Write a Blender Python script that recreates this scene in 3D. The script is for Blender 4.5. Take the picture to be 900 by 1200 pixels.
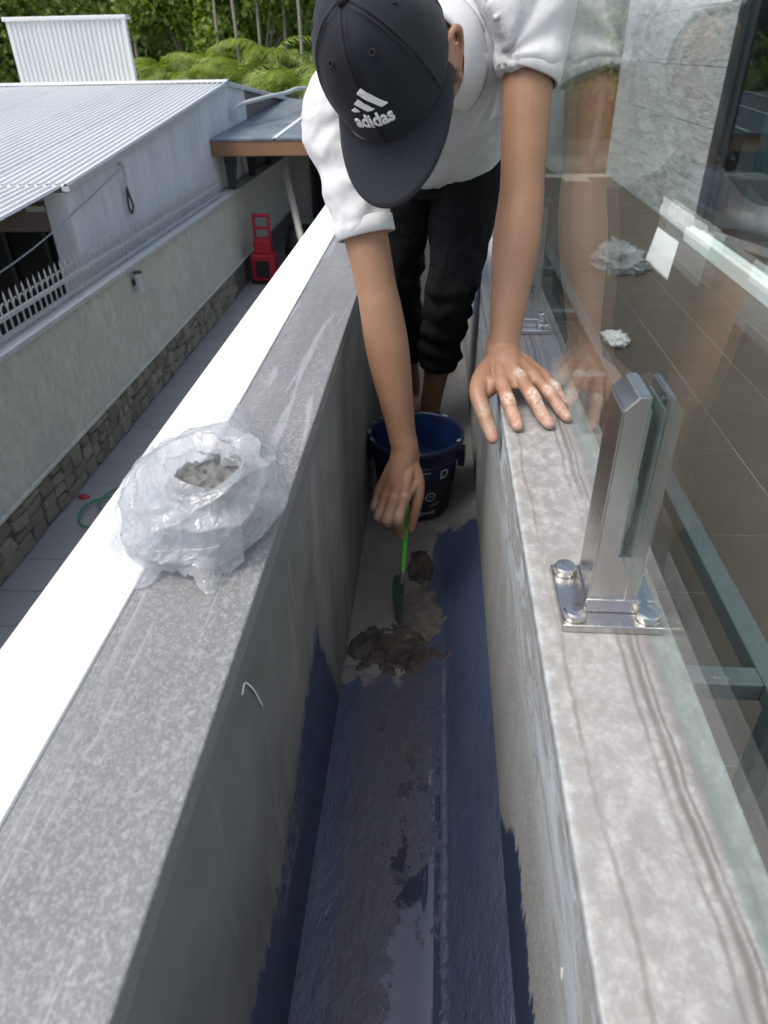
import bpy, bmesh, math, random
import numpy as np
from mathutils import Vector, Matrix, noise as mnoise

random.seed(7); rng = np.random.default_rng(7)
S = bpy.context.scene
for o in list(bpy.data.objects): bpy.data.objects.remove(o)
COL = S.collection

# ------------------------------------------------------------------ camera
cam_d = bpy.data.cameras.new('camera'); cam = bpy.data.objects.new('camera', cam_d); COL.objects.link(cam)
R_ = Vector((0.998, 0.068, -0.017)); U_ = Vector((-0.024, 0.555, 0.832)); F_ = Vector((-0.066, 0.829, -0.555))
cam.matrix_world = Matrix(((R_[0], U_[0], -F_[0], 0), (R_[1], U_[1], -F_[1], 0), (R_[2], U_[2], -F_[2], 1.0), (0, 0, 0, 1)))
cam_d.sensor_fit = 'VERTICAL'; cam_d.sensor_height = 36; cam_d.lens = 24.45
cam_d.clip_start = 0.02; cam_d.clip_end = 400
cam_d.dof.use_dof = True; cam_d.dof.focus_distance = 1.1; cam_d.dof.aperture_fstop = 9
S.camera = cam
# ------------------------------------------------------------------ world, sun, exposure
SUN = Vector((-0.43, -0.26, 0.87)).normalized()
w = bpy.data.worlds.new('World'); S.world = w; w.use_nodes = True
wn = w.node_tree.nodes; wn.clear()
sky = wn.new('ShaderNodeTexSky'); sky.sky_type = 'NISHITA'; sky.sun_disc = False
sky.sun_elevation = math.asin(SUN.z); sky.sun_rotation = math.atan2(SUN.x, SUN.y)
sky.air_density = .8; sky.dust_density = 5.0; sky.ozone_density = 1.0
bg = wn.new('ShaderNodeBackground'); bg.inputs['Strength'].default_value = 0.15
wo = wn.new('ShaderNodeOutputWorld')
w.node_tree.links.new(sky.outputs[0], bg.inputs[0]); w.node_tree.links.new(bg.outputs[0], wo.inputs[0])
sd = bpy.data.lights.new('sun', 'SUN'); sd.energy = 1.2; sd.angle = math.radians(24); sd.color = (.98, 1, .93)
sun = bpy.data.objects.new('sun', sd); COL.objects.link(sun)
sun.rotation_euler = SUN.to_track_quat('Z', 'Y').to_euler()
S.view_settings.view_transform = 'Standard'; S.view_settings.look = 'None'
S.view_settings.exposure = 0.72; S.view_settings.gamma = 1; S.view_settings.use_curve_mapping = False
S.cycles.max_bounces = 10; S.cycles.transparent_max_bounces = 16

# ------------------------------------------------------------------ helpers
def obj(name, me, mat=None, parent=None, smooth=False, loc=None):
    o = bpy.data.objects.new(name, me); COL.objects.link(o)
    if mat is not None and len(me.materials) == 0: me.materials.append(mat)
    if smooth: me.polygons.foreach_set('use_smooth', [True] * len(me.polygons))
    if parent is not None: o.parent = parent
    if loc is not None: o.location = loc
    return o
def mk(name, v, f, mat=None, parent=None, smooth=False, loc=None):
    me = bpy.data.meshes.new(name)
    me.from_pydata([tuple(map(float, p)) for p in v], [], [tuple(int(i) for i in q) for q in f]); me.update()
    return obj(name, me, mat, parent, smooth, loc)
def tag(o, label=None, cat=None, group=None, kind=None):
    if label: o['label'] = label
    if cat: o['category'] = cat
    if group: o['group'] = group
    if kind: o['kind'] = kind
    return o
def empty(name, loc=(0, 0, 0), rz=0):
    o = bpy.data.objects.new(name, None); COL.objects.link(o); o.location = loc; o.rotation_euler[2] = rz
    o.empty_display_size = .05
    return o
def keep_world(root, *kids):          # parts are modelled in world coordinates: cancel the parent's transform
    for k in kids: k.matrix_parent_inverse = Matrix.Translation(root.location).inverted()
def part(o, root):
    o.parent = root; o.matrix_parent_inverse = Matrix.Translation(root.location).inverted(); return o
def copy_tree(o, parent=None):
    c = o.copy(); COL.objects.link(c); c.parent = parent
    for ch in list(o.children): copy_tree(ch, c)
    return c
def bm_mesh(bm, name='m'):
    me = bpy.data.meshes.new(name); bm.normal_update(); bm.to_mesh(me); bm.free(); return me
def box_me(x0, x1, y0, y1, z0, z1, bev=0.0, seg=2):
    bm = bmesh.new(); bmesh.ops.create_cube(bm, size=1)
    for v in bm.verts: v.co = Vector(((x0 + x1) / 2 + v.co.x * (x1 - x0), (y0 + y1) / 2 + v.co.y * (y1 - y0), (z0 + z1) / 2 + v.co.z * (z1 - z0)))
    if bev: bmesh.ops.bevel(bm, geom=bm.edges[:], offset=bev, segments=seg, affect='EDGES', profile=.5)
    return bm_mesh(bm)
def box(name, b, mat, parent=None, bev=0.0):
    me = box_me(*b, bev=bev); o = obj(name, me, mat)
    if parent is not None: part(o, parent)
    return o
def cr(pts, n):
    """Catmull-Rom samples of a list of vectors (any dimension)"""
    P = [np.array(p, float) for p in pts]; P = [2 * P[0] - P[1]] + P + [2 * P[-1] - P[-2]]; out = []
    for i in range(1, len(P) - 2):
        for k in range(n):
            t = k / n
            out.append(.5 * ((2 * P[i]) + (-P[i - 1] + P[i + 1]) * t + (2 * P[i - 1] - 5 * P[i] + 4 * P[i + 1] - P[i + 2]) * t * t + (-P[i - 1] + 3 * P[i] - 3 * P[i + 1] + P[i + 2]) * t ** 3))
    out.append(P[-2]); return out
def tube_geo(pts, rad, n=12, sub=5, cap=True, flat=None, fl=1.0):
    """closed tube through pts with radii; flat: direction along which the radius is scaled by fl"""
    q = cr([list(p) + [r] for p, r in zip(pts, rad)], sub) if sub > 1 else [np.array(list(p) + [r], float) for p, r in zip(pts, rad)]
    C = [Vector(a[:3]) for a in q]; Rr = [max(a[3], 1e-4) for a in q]
    if cap:
        t0 = (C[0] - C[1]).normalized(); t1 = (C[-1] - C[-2]).normalized(); r0, r1 = Rr[0], Rr[-1]
        pre = [(C[0] + t0 * r0 * s, r0 * c) for s, c in ((.98, .15), (.8, .6), (.45, .89))]; post = [(C[-1] + t1 * r1 * s, r1 * c) for s, c in ((.45, .89), (.8, .6), (.98, .15))]
        C = [p[0] for p in pre] + C + [p[0] for p in post]; Rr = [p[1] for p in pre] + Rr + [p[1] for p in post]
    v, f = [], []; nrm = None
    for i, c in enumerate(C):
        t = (C[min(i + 1, len(C) - 1)] - C[max(i - 1, 0)]).normalized()
        if flat is not None: a = Vector(flat); a = (a - t * a.dot(t)).normalized()
        elif nrm is None:
            a = t.orthogonal().normalized()
        else: a = (nrm - t * nrm.dot(t)).normalized()
        nrm = a; b = t.cross(a)
        for k in range(n):
            g = 2 * math.pi * k / n; v.append(c + a * (math.cos(g) * Rr[i] * fl) + b * (math.sin(g) * Rr[i]))
    m = len(C)
    for i in range(m - 1):
        for k in range(n): f.append((i * n + k, i * n + (k + 1) % n, (i + 1) * n + (k + 1) % n, (i + 1) * n + k))
    f.append(tuple(range(n - 1, -1, -1))); f.append(tuple(range((m - 1) * n, m * n)))
    return v, f
def tube(name, pts, rad, mat, parent=None, n=10, sub=5, **k):
    if not hasattr(rad, '__len__'): rad = [rad] * len(pts)
    v, f = tube_geo(pts, rad, n, sub, **k); o = mk(name, v, f, mat, smooth=True)
    if parent is not None: part(o, parent)
    return o
def ell_geo(c, ax, nu=20, nv=12):
    c = Vector(c); A = [Vector(a) for a in ax]; v, f = [], []
    for i in range(nv + 1):
        th = math.pi * (i / nv) ; th = min(max(th, .02), math.pi - .02)
        for k in range(nu):
            ph = 2 * math.pi * k / nu
            v.append(c + A[0] * (math.sin(th) * math.cos(ph)) + A[1] * (math.sin(th) * math.sin(ph)) + A[2] * math.cos(th))
    for i in range(nv):
        for k in range(nu): f.append((i * nu + k, (i + 1) * nu + k, (i + 1) * nu + (k + 1) % nu, i * nu + (k + 1) % nu))
    f.append(tuple(range(nu))); f.append(tuple(range((nv + 1) * nu - 1, nv * nu - 1, -1)))
    return v, f
def loft_geo(rings):
    """rings: list of lists of equal length, closed with caps"""
    n = len(rings[0]); v = [p for r in rings for p in r]; f = []
    for i in range(len(rings) - 1):
        for k in range(n): f.append((i * n + k, i * n + (k + 1) % n, (i + 1) * n + (k + 1) % n, (i + 1) * n + k))
    f.append(tuple(range(n - 1, -1, -1))); f.append(tuple(range((len(rings) - 1) * n, len(rings) * n)))
    return v, f
class Geo:
    def __init__(s): s.v = []; s.f = []
    def add(s, vf, M=None):
        o = len(s.v); s.v += [M @ Vector(p) if M else Vector(p) for p in vf[0]]; s.f += [tuple(i + o for i in q) for q in vf[1]]; return s
    def build(s, name, mat, parent=None, smooth=False):
        o = mk(name, s.v, s.f, mat, smooth=smooth)
        if parent is not None: part(o, parent)
        return o
def boxg(x0, x1, y0, y1, z0, z1):
    v = [(x, y, z) for z in (z0, z1) for y in (y0, y1) for x in (x0, x1)]
    return v, [(0, 2, 3, 1), (4, 5, 7, 6), (0, 1, 5, 4), (2, 6, 7, 3), (0, 4, 6, 2), (1, 3, 7, 5)]
def remesh(name, geo, voxel, smooth_it, mat, factor=.5):
    """union of overlapping closed shapes as ONE continuous surface"""
    me = bpy.data.meshes.new(name + '_src'); me.from_pydata([tuple(p) for p in geo.v], [], geo.f); me.update()
    bm = bmesh.new(); bm.from_mesh(me); bmesh.ops.recalc_face_normals(bm, faces=bm.faces[:]); bm.to_mesh(me); bm.free()
    o = bpy.data.objects.new(name + '_src', me); COL.objects.link(o)
    m = o.modifiers.new('r', 'REMESH'); m.mode = 'VOXEL'; m.voxel_size = voxel
    if smooth_it:
        s = o.modifiers.new('s', 'SMOOTH'); s.iterations = smooth_it; s.factor = factor
    dg = bpy.context.evaluated_depsgraph_get(); out = bpy.data.meshes.new_from_object(o.evaluated_get(dg))
    bpy.data.objects.remove(o); bpy.data.meshes.remove(me)
    out.materials.clear(); out.name = name
    return obj(name, out, mat, smooth=True)
def get_co(me):
    a = np.empty(len(me.vertices) * 3); me.vertices.foreach_get('co', a); return a.reshape(-1, 3)
def get_no(me):
    a = np.empty(len(me.vertices) * 3); me.vertices.foreach_get('normal', a); return a.reshape(-1, 3)
def set_co(me, a): me.vertices.foreach_set('co', np.ascontiguousarray(a).ravel()); me.update()
def _h(i, j, k, s):
    n = (i * 374761393 + j * 668265263 + k * 2147483647 + s * 974634541) & 0xffffffff
    n = ((n ^ (n >> 13)) * 1274126177) & 0xffffffff
    return ((n ^ (n >> 16)) & 0xffff) / 32767.5 - 1
def vnoise(p, s=0):
    p = np.asarray(p, float); i = np.floor(p).astype(np.int64); t = p - i; t = t * t * (3 - 2 * t); r = 0
    for a in (0, 1):
        for b in (0, 1):
            for c in (0, 1):
                wgt = (t[:, 0] if a else 1 - t[:, 0]) * (t[:, 1] if b else 1 - t[:, 1]) * (t[:, 2] if c else 1 - t[:, 2])
                r = r + wgt * _h(i[:, 0] + a, i[:, 1] + b, i[:, 2] + c, s)
    return r
def fbm(p, o=3, s=0):
    return sum(vnoise(np.asarray(p) * 2 ** k, s + k) * .5 ** k for k in range(o))
def ridged(p, o=3, s=0):
    return sum((1 - 2 * np.abs(vnoise(np.asarray(p) * 1.9 ** k + 13.7 * k, s + k))) * .52 ** k for k in range(o))

# ------------------------------------------------------------------ materials
class NT:
    def __init__(s, name):
        s.m = bpy.data.materials.new(name); s.m.use_nodes = True; s.t = s.m.node_tree
        s.b = s.t.nodes['Principled BSDF']; s.out = s.t.nodes['Material Output']; s._co = None
    def n(s, typ, **k):
        nd = s.t.nodes.new('ShaderNode' + typ)
        for a, b in k.items():
            if a.startswith('_'): nd.inputs[int(a[1:])].default_value = b
            elif hasattr(nd, a) and a not in nd.inputs: setattr(nd, a, b)
            else: nd.inputs[a.replace('_', ' ')].default_value = b
        return nd
    def l(s, a, b): s.t.links.new(a, b)
    def co(s):
        if s._co is None: s._co = s.n('TexCoord').outputs['Object']
        return s._co
    def xyz(s):
        x = s.n('SeparateXYZ'); s.l(s.co(), x.inputs[0]); return x.outputs
    def mapped(s, sc=(1, 1, 1), rot=(0, 0, 0), src=None):
        m = s.n('Mapping'); m.inputs['Scale'].default_value = sc; m.inputs['Rotation'].default_value = rot
        s.l(src or s.co(), m.inputs[0]); return m.outputs[0]
    def noise(s, scale, detail=4, rough=.55, sc=(1, 1, 1), dist=0, src=None):
        nd = s.n('TexNoise'); nd.inputs['Scale'].default_value = scale; nd.inputs['Detail'].default_value = detail
        nd.inputs['Roughness'].default_value = rough; nd.inputs['Distortion'].default_value = dist
        s.l(s.mapped(sc, src=src), nd.inputs['Vector']); return nd.outputs['Fac']
    def vor(s, scale, feat='F1', sc=(1, 1, 1), out='Distance', src=None):
        nd = s.n('TexVoronoi'); nd.feature = feat; nd.inputs['Scale'].default_value = scale
        s.l(s.mapped(sc, src=src), nd.inputs['Vector']); return nd.outputs[out]
    def ramp(s, fac, stops):
        nd = s.n('ValToRGB'); e = nd.color_ramp.elements
        while len(e) < len(stops): e.new(.5)
        for q, (p, c) in zip(e, stops):
            q.position = p; q.color = (c, c, c, 1) if not hasattr(c, '__len__') else tuple(c) + (1,)
        s.l(fac, nd.inputs[0]); return nd.outputs[0]
    def mix(s, fac, a, b, mode='MIX'):
        nd = s.n('Mix'); nd.data_type = 'RGBA'; nd.blend_type = mode
        for sock, v in ((nd.inputs[0], fac), (nd.inputs[6], a), (nd.inputs[7], b)):
            if hasattr(v, 'node'): s.l(v, sock)
            elif hasattr(v, '__len__'): sock.default_value = tuple(v) + (1,)
            else: sock.default_value = v if sock == nd.inputs[0] else (v, v, v, 1)
        return nd.outputs[2]
    def math(s, op, a, b=0.0, c=None, clamp=False):
        nd = s.n('Math'); nd.operation = op; nd.use_clamp = clamp
        for sock, v in zip(nd.inputs, (a, b, c)):
            if v is None: continue
            if hasattr(v, 'node'): s.l(v, sock)
            else: sock.default_value = v
        return nd.outputs[0]
    def rng(s, v, a, b, c=0.0, d=1.0, smooth=True):
        nd = s.n('MapRange'); nd.interpolation_type = 'SMOOTHSTEP' if smooth else 'LINEAR'
        for i, q in enumerate((v, a, b, c, d)):
            if hasattr(q, 'node'): s.l(q, nd.inputs[i])
            else: nd.inputs[i].default_value = q
        return nd.outputs[0]
    def set(s, **k):
        for a, v in k.items():
            sock = s.b.inputs[a.replace('_', ' ')]
            if hasattr(v, 'node'): s.l(v, sock)
            elif hasattr(v, '__len__') and len(v) == 3: sock.default_value = tuple(v) + (1,) if sock.type == 'RGBA' else v
            else: sock.default_value = v
        return s
    def bump(s, h, strength=.3, dist=.002):
        nd = s.n('Bump'); nd.inputs['Strength'].default_value = strength; nd.inputs['Distance'].default_value = dist
        s.l(h, nd.inputs['Height']); s.l(nd.outputs[0], s.b.inputs['Normal']); return s
def plain(name, col, rough=.6, metal=0, var=.12, scale=12, bump=0, spec=.5, bd=.002):
    t = NT(name); nz = t.noise(scale, 5, .6)
    c = t.mix(1.0, t.ramp(nz, ((.25, 1 - var), (.75, 1 + var * .6))), col, 'MULTIPLY') if var else col
    t.set(Base_Color=c, Roughness=rough, Metallic=metal); t.b.inputs['Specular IOR Level'].default_value = spec
    if bump: t.bump(t.noise(scale * 4, 6, .65), bump, bd)
    return t.m

M = {}
def m_coping():
    t = NT('grey_coping_stone'); wv = t.noise(3, 3, .5, (6, 1, 6))
    fl = t.noise(480, 4, .6, (1, .75, 1)); fl2 = t.noise(210, 4, .6, (1, .7, 1)); st = t.noise(22, 6, .65, (1.7, .08, 1), .5); st2 = t.noise(9, 5, .6, (2, .06, 1), .3)
    base = t.mix(t.ramp(wv, ((.3, 0), (.7, 1))), (.125, .131, .134), (.178, .185, .188))
    c = t.mix(t.ramp(fl, ((.48, 0), (.66, .6))), base, (.30, .31, .325))
    c = t.mix(t.math('MULTIPLY', t.ramp(fl2, ((.50, 0), (.64, .6))), t.ramp(st2, ((.35, .15), (.6, 1)))), c, (.33, .34, .355))
    c = t.mix(t.ramp(st, ((.56, 0), (.62, .55), (.68, .05))), c, (.36, .38, .405))
    t.set(Base_Color=c, Roughness=t.ramp(fl2, ((.4, .40), (.7, .58)))); t.bump(fl2, .2, .001); return t.m
def m_travertine():
    t = NT('pale_travertine'); x, y, z = t.xyz()
    wob = t.math('MULTIPLY', t.math('SUBTRACT', t.noise(2.6, 2, .5, (.5, 1, 1)), .5), .055)
    wob = t.math('ADD', wob, t.math('MULTIPLY', t.math('SUBTRACT', t.noise(26, 4, .6, (.8, 1, 1)), .5), .007))
    xw = t.math('ADD', x, wob); fade = t.noise(5, 4, .6, (3, 1, 1))
    def vein(at, w_, k):
        d = t.math('ABSOLUTE', t.math('SUBTRACT', xw, at)); return t.math('MULTIPLY', t.rng(d, w_ * .1, w_, 1, 0), t.ramp(fade, ((.36, .25 * k), (.52, k))))
    mot = t.noise(60, 6, .72, (1, .8, 1), .15); fine = t.noise(190, 5, .7); big = t.noise(8, 5, .6, (1.4, .2, 1), .2)
    cw_ = t.n('TexVoronoi'); cw_.feature = 'DISTANCE_TO_EDGE'; cw_.inputs['Scale'].default_value = 78; vm = t.n('VectorMath'); vm.operation = 'ADD'; nzv = t.n('TexNoise'); nzv.inputs['Scale'].default_value = 40; nzv.inputs['Detail'].default_value = 3; t.l(t.co(), nzv.inputs['Vector'])
    sc_ = t.n('VectorMath'); sc_.operation = 'SCALE'; sc_.inputs['Scale'].default_value = .03; t.l(nzv.outputs['Color'], sc_.inputs[0]); t.l(t.co(), vm.inputs[0]); t.l(sc_.outputs[0], vm.inputs[1]); t.l(vm.outputs[0], cw_.inputs['Vector'])
    net = t.math('MULTIPLY', t.ramp(cw_.outputs['Distance'], ((.02, .42), (.22, 0))), t.ramp(big, ((.40, .15), (.56, 1))))
    c = t.mix(t.ramp(big, ((.35, 0), (.65, 1))), (.215, .212, .206), (.305, .304, .298))
    c = t.mix(t.ramp(mot, ((.44, 0), (.66, .55))), c, (.46, .465, .46)); c = t.mix(net, c, (.195, .185, .172)); c = t.mix(t.ramp(fine, ((.5, 0), (.70, .5))), c, (.22, .213, .202))
    for at_, w_, k in ((.190, .0035, .75), (.201, .0055, .95), (.2085, .003, .8), (.221, .010, .5), (.1325, .0035, .55)):
        c = t.mix(vein(at_, w_, k), c, (.15, .133, .12))
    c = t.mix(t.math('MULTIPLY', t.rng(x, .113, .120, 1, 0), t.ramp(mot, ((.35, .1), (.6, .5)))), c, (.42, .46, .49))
    t.set(Base_Color=c, Roughness=t.ramp(mot, ((.3, .35), (.7, .55)))); t.bump(mot, .25, .0012); return t.m
BLUE = (.024, .042, .100)
def paint_nodes(t, mask, base_c, base_r, grey):
    nz = t.noise(9, 6, .65, (1.6, .35, 1)); big = t.noise(4, 4, .6, (1, .4, 1))
    pc = t.mix(t.ramp(nz, ((.35, 0), (.7, 1))), BLUE, (.044, .066, .132))
    pc = t.mix(t.ramp(big, ((.45, 0), (.75, .6))), pc, (.030, .032, .045))
    pc = t.mix(t.ramp(t.noise(70, 5, .7), ((.60, 0), (.72, .30))), pc, grey)
    return t.mix(mask, base_c, pc), pc
def m_wall_left():
    t = NT('cement_wall_painted_foot'); x, y, z = t.xyz()
    st = t.noise(14, 6, .65, (1, 1.3, .16)); bl = t.noise(6, 5, .6)
    c = t.mix(t.ramp(bl, ((.3, 0), (.7, 1))), (.095, .10, .097), (.18, .184, .178))
    c = t.mix(t.ramp(st, ((.5, 0), (.68, .6))), c, (.26, .265, .255))
    c = t.mix(t.rng(z, .50, .56, 0, .8), c, t.mix(t.noise(5, 4, .6, (1, 1, 3)), (.10, .108, .115), (.17, .178, .185)))
    e = t.math('ADD', t.rng(y, .40, .72, .215, .29), t.math('MULTIPLY', t.math('SUBTRACT', t.noise(20, 6, .75, (1, 2.2, .55)), .5), .16))
    e = t.math('SUBTRACT', e, t.math('MULTIPLY', t.rng(y, .735, .95, 0, 1, False), .42))
    mask = t.ramp(t.math('MULTIPLY_ADD', t.math('SUBTRACT', e, z), 60, .5, True), ((0, 0), (1, 1)))
    holes = t.ramp(t.noise(110, 5, .8, (1, 1, 1)), ((.50, 1), (.54, 0)))
    near = t.rng(t.math('ABSOLUTE', t.math('SUBTRACT', y, .47)), .05, .13, 1, 0)
    mask = t.math('MULTIPLY', mask, t.math('MAXIMUM', holes, t.math('SUBTRACT', 1, t.math('MULTIPLY', near, t.rng(z, .12, .17)))))
    col, _ = paint_nodes(t, mask, c, .8, (.06, .065, .07))
    t.set(Base_Color=col, Roughness=t.rng(mask, 0, 1, .85, .42)); t.bump(t.noise(90, 6, .7), .35, .002); return t.m
def m_wall_right():
    t = NT('cement_wall_smeared'); x, y, z = t.xyz()
    st = t.noise(16, 6, .7, (1, .9, .25)); gr = t.noise(220, 4, .7)
    c = t.mix(t.ramp(st, ((.35, 0), (.7, 1))), (.205, .21, .21), (.30, .306, .306))
    c = t.mix(t.ramp(gr, ((.45, 0), (.60, .65))), c, (.40, .41, .41))
    sm = t.noise(11, 6, .75, (1, .5, 1.8), 1.0)
    c = t.mix(t.math('MULTIPLY', t.rng(z, .30, .47), t.ramp(sm, ((.42, 0), (.52, .9)))), c, (.46, .54, .60))
    sc = t.noise(60, 4, .7, (1, .12, 1.6), .4)
    c = t.mix(t.ramp(sc, ((.64, 0), (.70, .5))), c, (.58, .60, .62))
    nz = t.noise(17, 6, .75, (1, 2.4, .4))
    e = t.math('ADD', t.rng(y, .47, .62, .205, .064), t.math('MULTIPLY', t.math('SUBTRACT', nz, .5), t.rng(y, .47, .70, .20, .03)))
    e = t.math('SUBTRACT', e, t.rng(y, 1.35, 1.45, 0, .5))
    mask = t.ramp(t.math('MULTIPLY_ADD', t.math('SUBTRACT', e, z), 80, .5, True), ((0, 0), (1, 1)))
    col, _ = paint_nodes(t, mask, c, .8, (.08, .09, .10))
    t.set(Base_Color=col, Roughness=t.rng(mask, 0, 1, .85, .4)); t.bump(gr, .4, .0015); return t.m
def m_floor():
    t = NT('gutter_floor_blue_membrane'); x, y, z = t.xyz()
    bl = t.noise(7, 6, .65); fine = t.noise(120, 5, .7)
    c = t.mix(t.ramp(bl, ((.3, 0), (.7, 1))), (.115, .112, .105), (.185, .182, .172))
    c = t.mix(t.ramp(fine, ((.5, 0), (.7, .4))), c, (.23, .228, .215))
    edge = t.math('ADD', t.rng(x, -.05, .03, .93, 1.40), t.math('MULTIPLY', t.math('SUBTRACT', t.noise(16, 6, .75), .5), .28))
    mask = t.ramp(t.math('MULTIPLY_ADD', t.math('SUBTRACT', edge, y), 50, .5, True), ((0, 0), (1, 1)))
    col, pc = paint_nodes(t, mask, c, .8, (.05, .055, .06))
    # centre strip laid thinner: greyer, purplish
    thin = t.math('MULTIPLY', t.rng(x, -.13, -.10), t.rng(x, -.02, .03, 1, 0))
    thin = t.math('MULTIPLY', thin, t.ramp(t.noise(10, 6, .7, (1, .5, 1)), ((.3, .3), (.6, .85))))
    col = t.mix(t.math('MULTIPLY', thin, mask), col, t.mix(t.noise(34, 5, .7), (.026, .027, .038), (.066, .064, .076)))
    # wet film pooled beside the fillet
    xq = t.math('ADD', x, t.math('MULTIPLY', t.math('SUBTRACT', t.noise(24, 5, .7), .5), .10)); pud = t.math('MULTIPLY', t.rng(xq, -.062, -.030), t.rng(x, .026, .034, 1, 0))
    pn = t.noise(15, 5, .7, (1.3, .6, 1), .3)
    wet = t.math('GREATER_THAN', t.math('MULTIPLY', pud, t.math('ADD', t.math('ADD', pn, t.math('MULTIPLY', t.math('SUBTRACT', t.noise(70, 4, .7), .5), .35)), t.rng(y, .36, .80, .12, -.10, False))), .48)
    wet = t.math('MULTIPLY', wet, t.rng(y, .75, .95, 1, 0))
    ridge = t.math('MULTIPLY', t.rng(t.math('ABSOLUTE', t.math('SUBTRACT', x, .034)), .0015, .005, 1, 0), t.ramp(t.noise(60, 4, .7), ((.42, 0), (.5, 1))))
    ridge = t.math('MULTIPLY', ridge, t.rng(y, .9, 1.05, 1, 0))
    pits = t.vor(26, 'F1', (1, .6, 1)); pit = t.ramp(pits, ((.03, 1), (.07, 0))); col = t.mix(t.math('MULTIPLY', pit, .8), col, (.010, .011, .014)); scr = t.ramp(t.noise(46, 6, .75, (1.6, .22, 1), .6), ((.58, 0), (.66, .55))); col = t.mix(t.math('MULTIPLY', t.math('MULTIPLY', scr, mask), t.rng(x, -.03, .05, 1, .25)), col, (.085, .088, .095))
    col = t.mix(t.math('MULTIPLY', ridge, .55), col, (.13, .16, .20))  # pale dots along the paint ridge: wet glints put into the colour
    rough = t.rng(mask, 0, 1, .9, .45); rough = t.mix(wet, rough, .04)
    h = t.math('ADD', t.math('MULTIPLY', t.math('ADD', t.noise(60, 6, .72, (1, .6, 1)), t.math('MULTIPLY', t.noise(17, 5, .7, (1.6, .5, 1)), 1.6)), t.math('SUBTRACT', 1, wet)), t.math('MULTIPLY', pit, -.2))
    t.set(Base_Color=col, Roughness=rough); t.bump(h, .6, .004)
    t.b.inputs['IOR'].default_value = 1.8; return t.m
M['coping'] = m_coping(); M['travertine'] = m_travertine(); M['wall_l'] = m_wall_left(); M['wall_r'] = m_wall_right(); M['floor'] = m_floor()
M['matt_white'] = plain('matt_white', (.80, .81, .80), .6, var=.05, scale=20, bump=.08)
M['render_wall'] = plain('white_house_render', (.7, .71, .7), .8, var=.1, bump=.2)
def m_steel():
    t = NT('brushed_stainless'); b = t.noise(160, 3, .6, (1, 1, .04)); s2 = t.noise(14, 4, .6)
    t.set(Base_Color=t.mix(s2, (.50, .49, .47), (.62, .61, .59)), Metallic=1.0, Roughness=t.ramp(b, ((.3, .24), (.7, .28)))); return t.m
M['steel'] = m_steel()
def m_galv():
    t = NT('galvanised_steel'); v = t.vor(60, 'F1', out='Color'); nz = t.noise(30, 6, .7)
    c = t.mix(nz, (.12, .138, .14), (.22, .245, .25)); c = t.mix(t.ramp(t.noise(55, 5, .75), ((.62, 0), (.68, .7))), c, (.5, .52, .52))
    t.set(Base_Color=c, Metallic=.5, Roughness=.45); t.bump(nz, .15, .001); return t.m
M['galv'] = m_galv()
def m_glass(name, tint, ior=1.45, rough=0.0):
    t = NT(name); t.t.nodes.remove(t.b)
    g = t.n('NewGeometry'); mx = t.rng(g.outputs['Backfacing'], 0, 1, ior, 1 / ior, False)
    fr = t.n('Fresnel'); t.l(mx, fr.inputs['IOR'])
    tr = t.n('BsdfTransparent'); tr.inputs[0].default_value = tuple(tint) + (1,)
    gl = t.n('BsdfGlossy'); gl.inputs['Roughness'].default_value = rough; gl.inputs['Color'].default_value = (1, 1, 1, 1)
    mxs = t.n('MixShader'); t.l(fr.outputs[0], mxs.inputs[0]); t.l(tr.outputs[0], mxs.inputs[1]); t.l(gl.outputs[0], mxs.inputs[2])
    t.l(mxs.outputs[0], t.out.inputs[0]); return t.m
M['glass'] = m_glass('green_tinted_glass', (.90, .955, .94))
M['pane'] = m_glass('door_glass', (.45, .52, .54))
M['glass_edge'] = m_glass('green_glass_edge', (.82, .91, .885))
def m_tile():
    t = NT('brown_terrace_tile'); nz = t.noise(6, 6, .6); oi = t.n('ObjectInfo')
    g = t.noise(14, 6, .65, (3, .5, 1))
    c = t.mix(g, (.060, .043, .031), (.108, .082, .062)); c = t.mix(t.math('MULTIPLY', oi.outputs['Random'], .35), c, (.098, .078, .060))
    c = t.mix(t.ramp(t.noise(30, 6, .75), ((.58, 0), (.75, .4))), c, (.14, .125, .11))
    t.set(Base_Color=c, Roughness=t.ramp(nz, ((.3, .38), (.7, .6)))); t.bump(g, .1, .001); return t.m
M['tile'] = m_tile()
M['grout'] = plain('pale_grout', (.27, .25, .225), .9, var=.2, scale=30)
def m_clad():
    t = NT('striated_grey_cladding'); st = t.noise(7, 7, .7, (1, .35, 2.6), 1.4); fi = t.noise(26, 6, .7, (1, .3, 3), .6); oi = t.n('ObjectInfo')
    c = t.mix(t.ramp(st, ((.36, 0), (.62, 1))), (.15, .16, .16), (.46, .48, .48)); c = t.mix(t.ramp(fi, ((.52, 0), (.66, .7))), c, (.60, .62, .62))
    c = t.mix(t.math('MULTIPLY', oi.outputs['Random'], .25), c, (.34, .345, .34))
    t.set(Base_Color=c, Roughness=.6); t.bump(st, .3, .003); return t.m
M['clad'] = m_clad()
M['dark_frame'] = plain('dark_grey_aluminium', (.05, .058, .065), .35, .6, var=.1)
M['white_frame'] = plain('white_aluminium_sill', (.62, .68, .67), .4, var=.08)
def m_boundary():
    t = NT('weathered_boundary_render'); a = t.noise(11, 6, .8, (1, 1.3, .6)); b = t.noise(1.3, 4, .6)
    c = t.mix(t.ramp(a, ((.3, 0), (.72, 1))), (.44, .43, .345), (.72, .71, .60)); c = t.mix(t.ramp(b, ((.4, 0), (.7, .5))), c, (.46, .455, .40))
    t.set(Base_Color=c, Roughness=.9); t.bump(a, .3, .01); return t.m
M['boundary'] = m_boundary()
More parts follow.
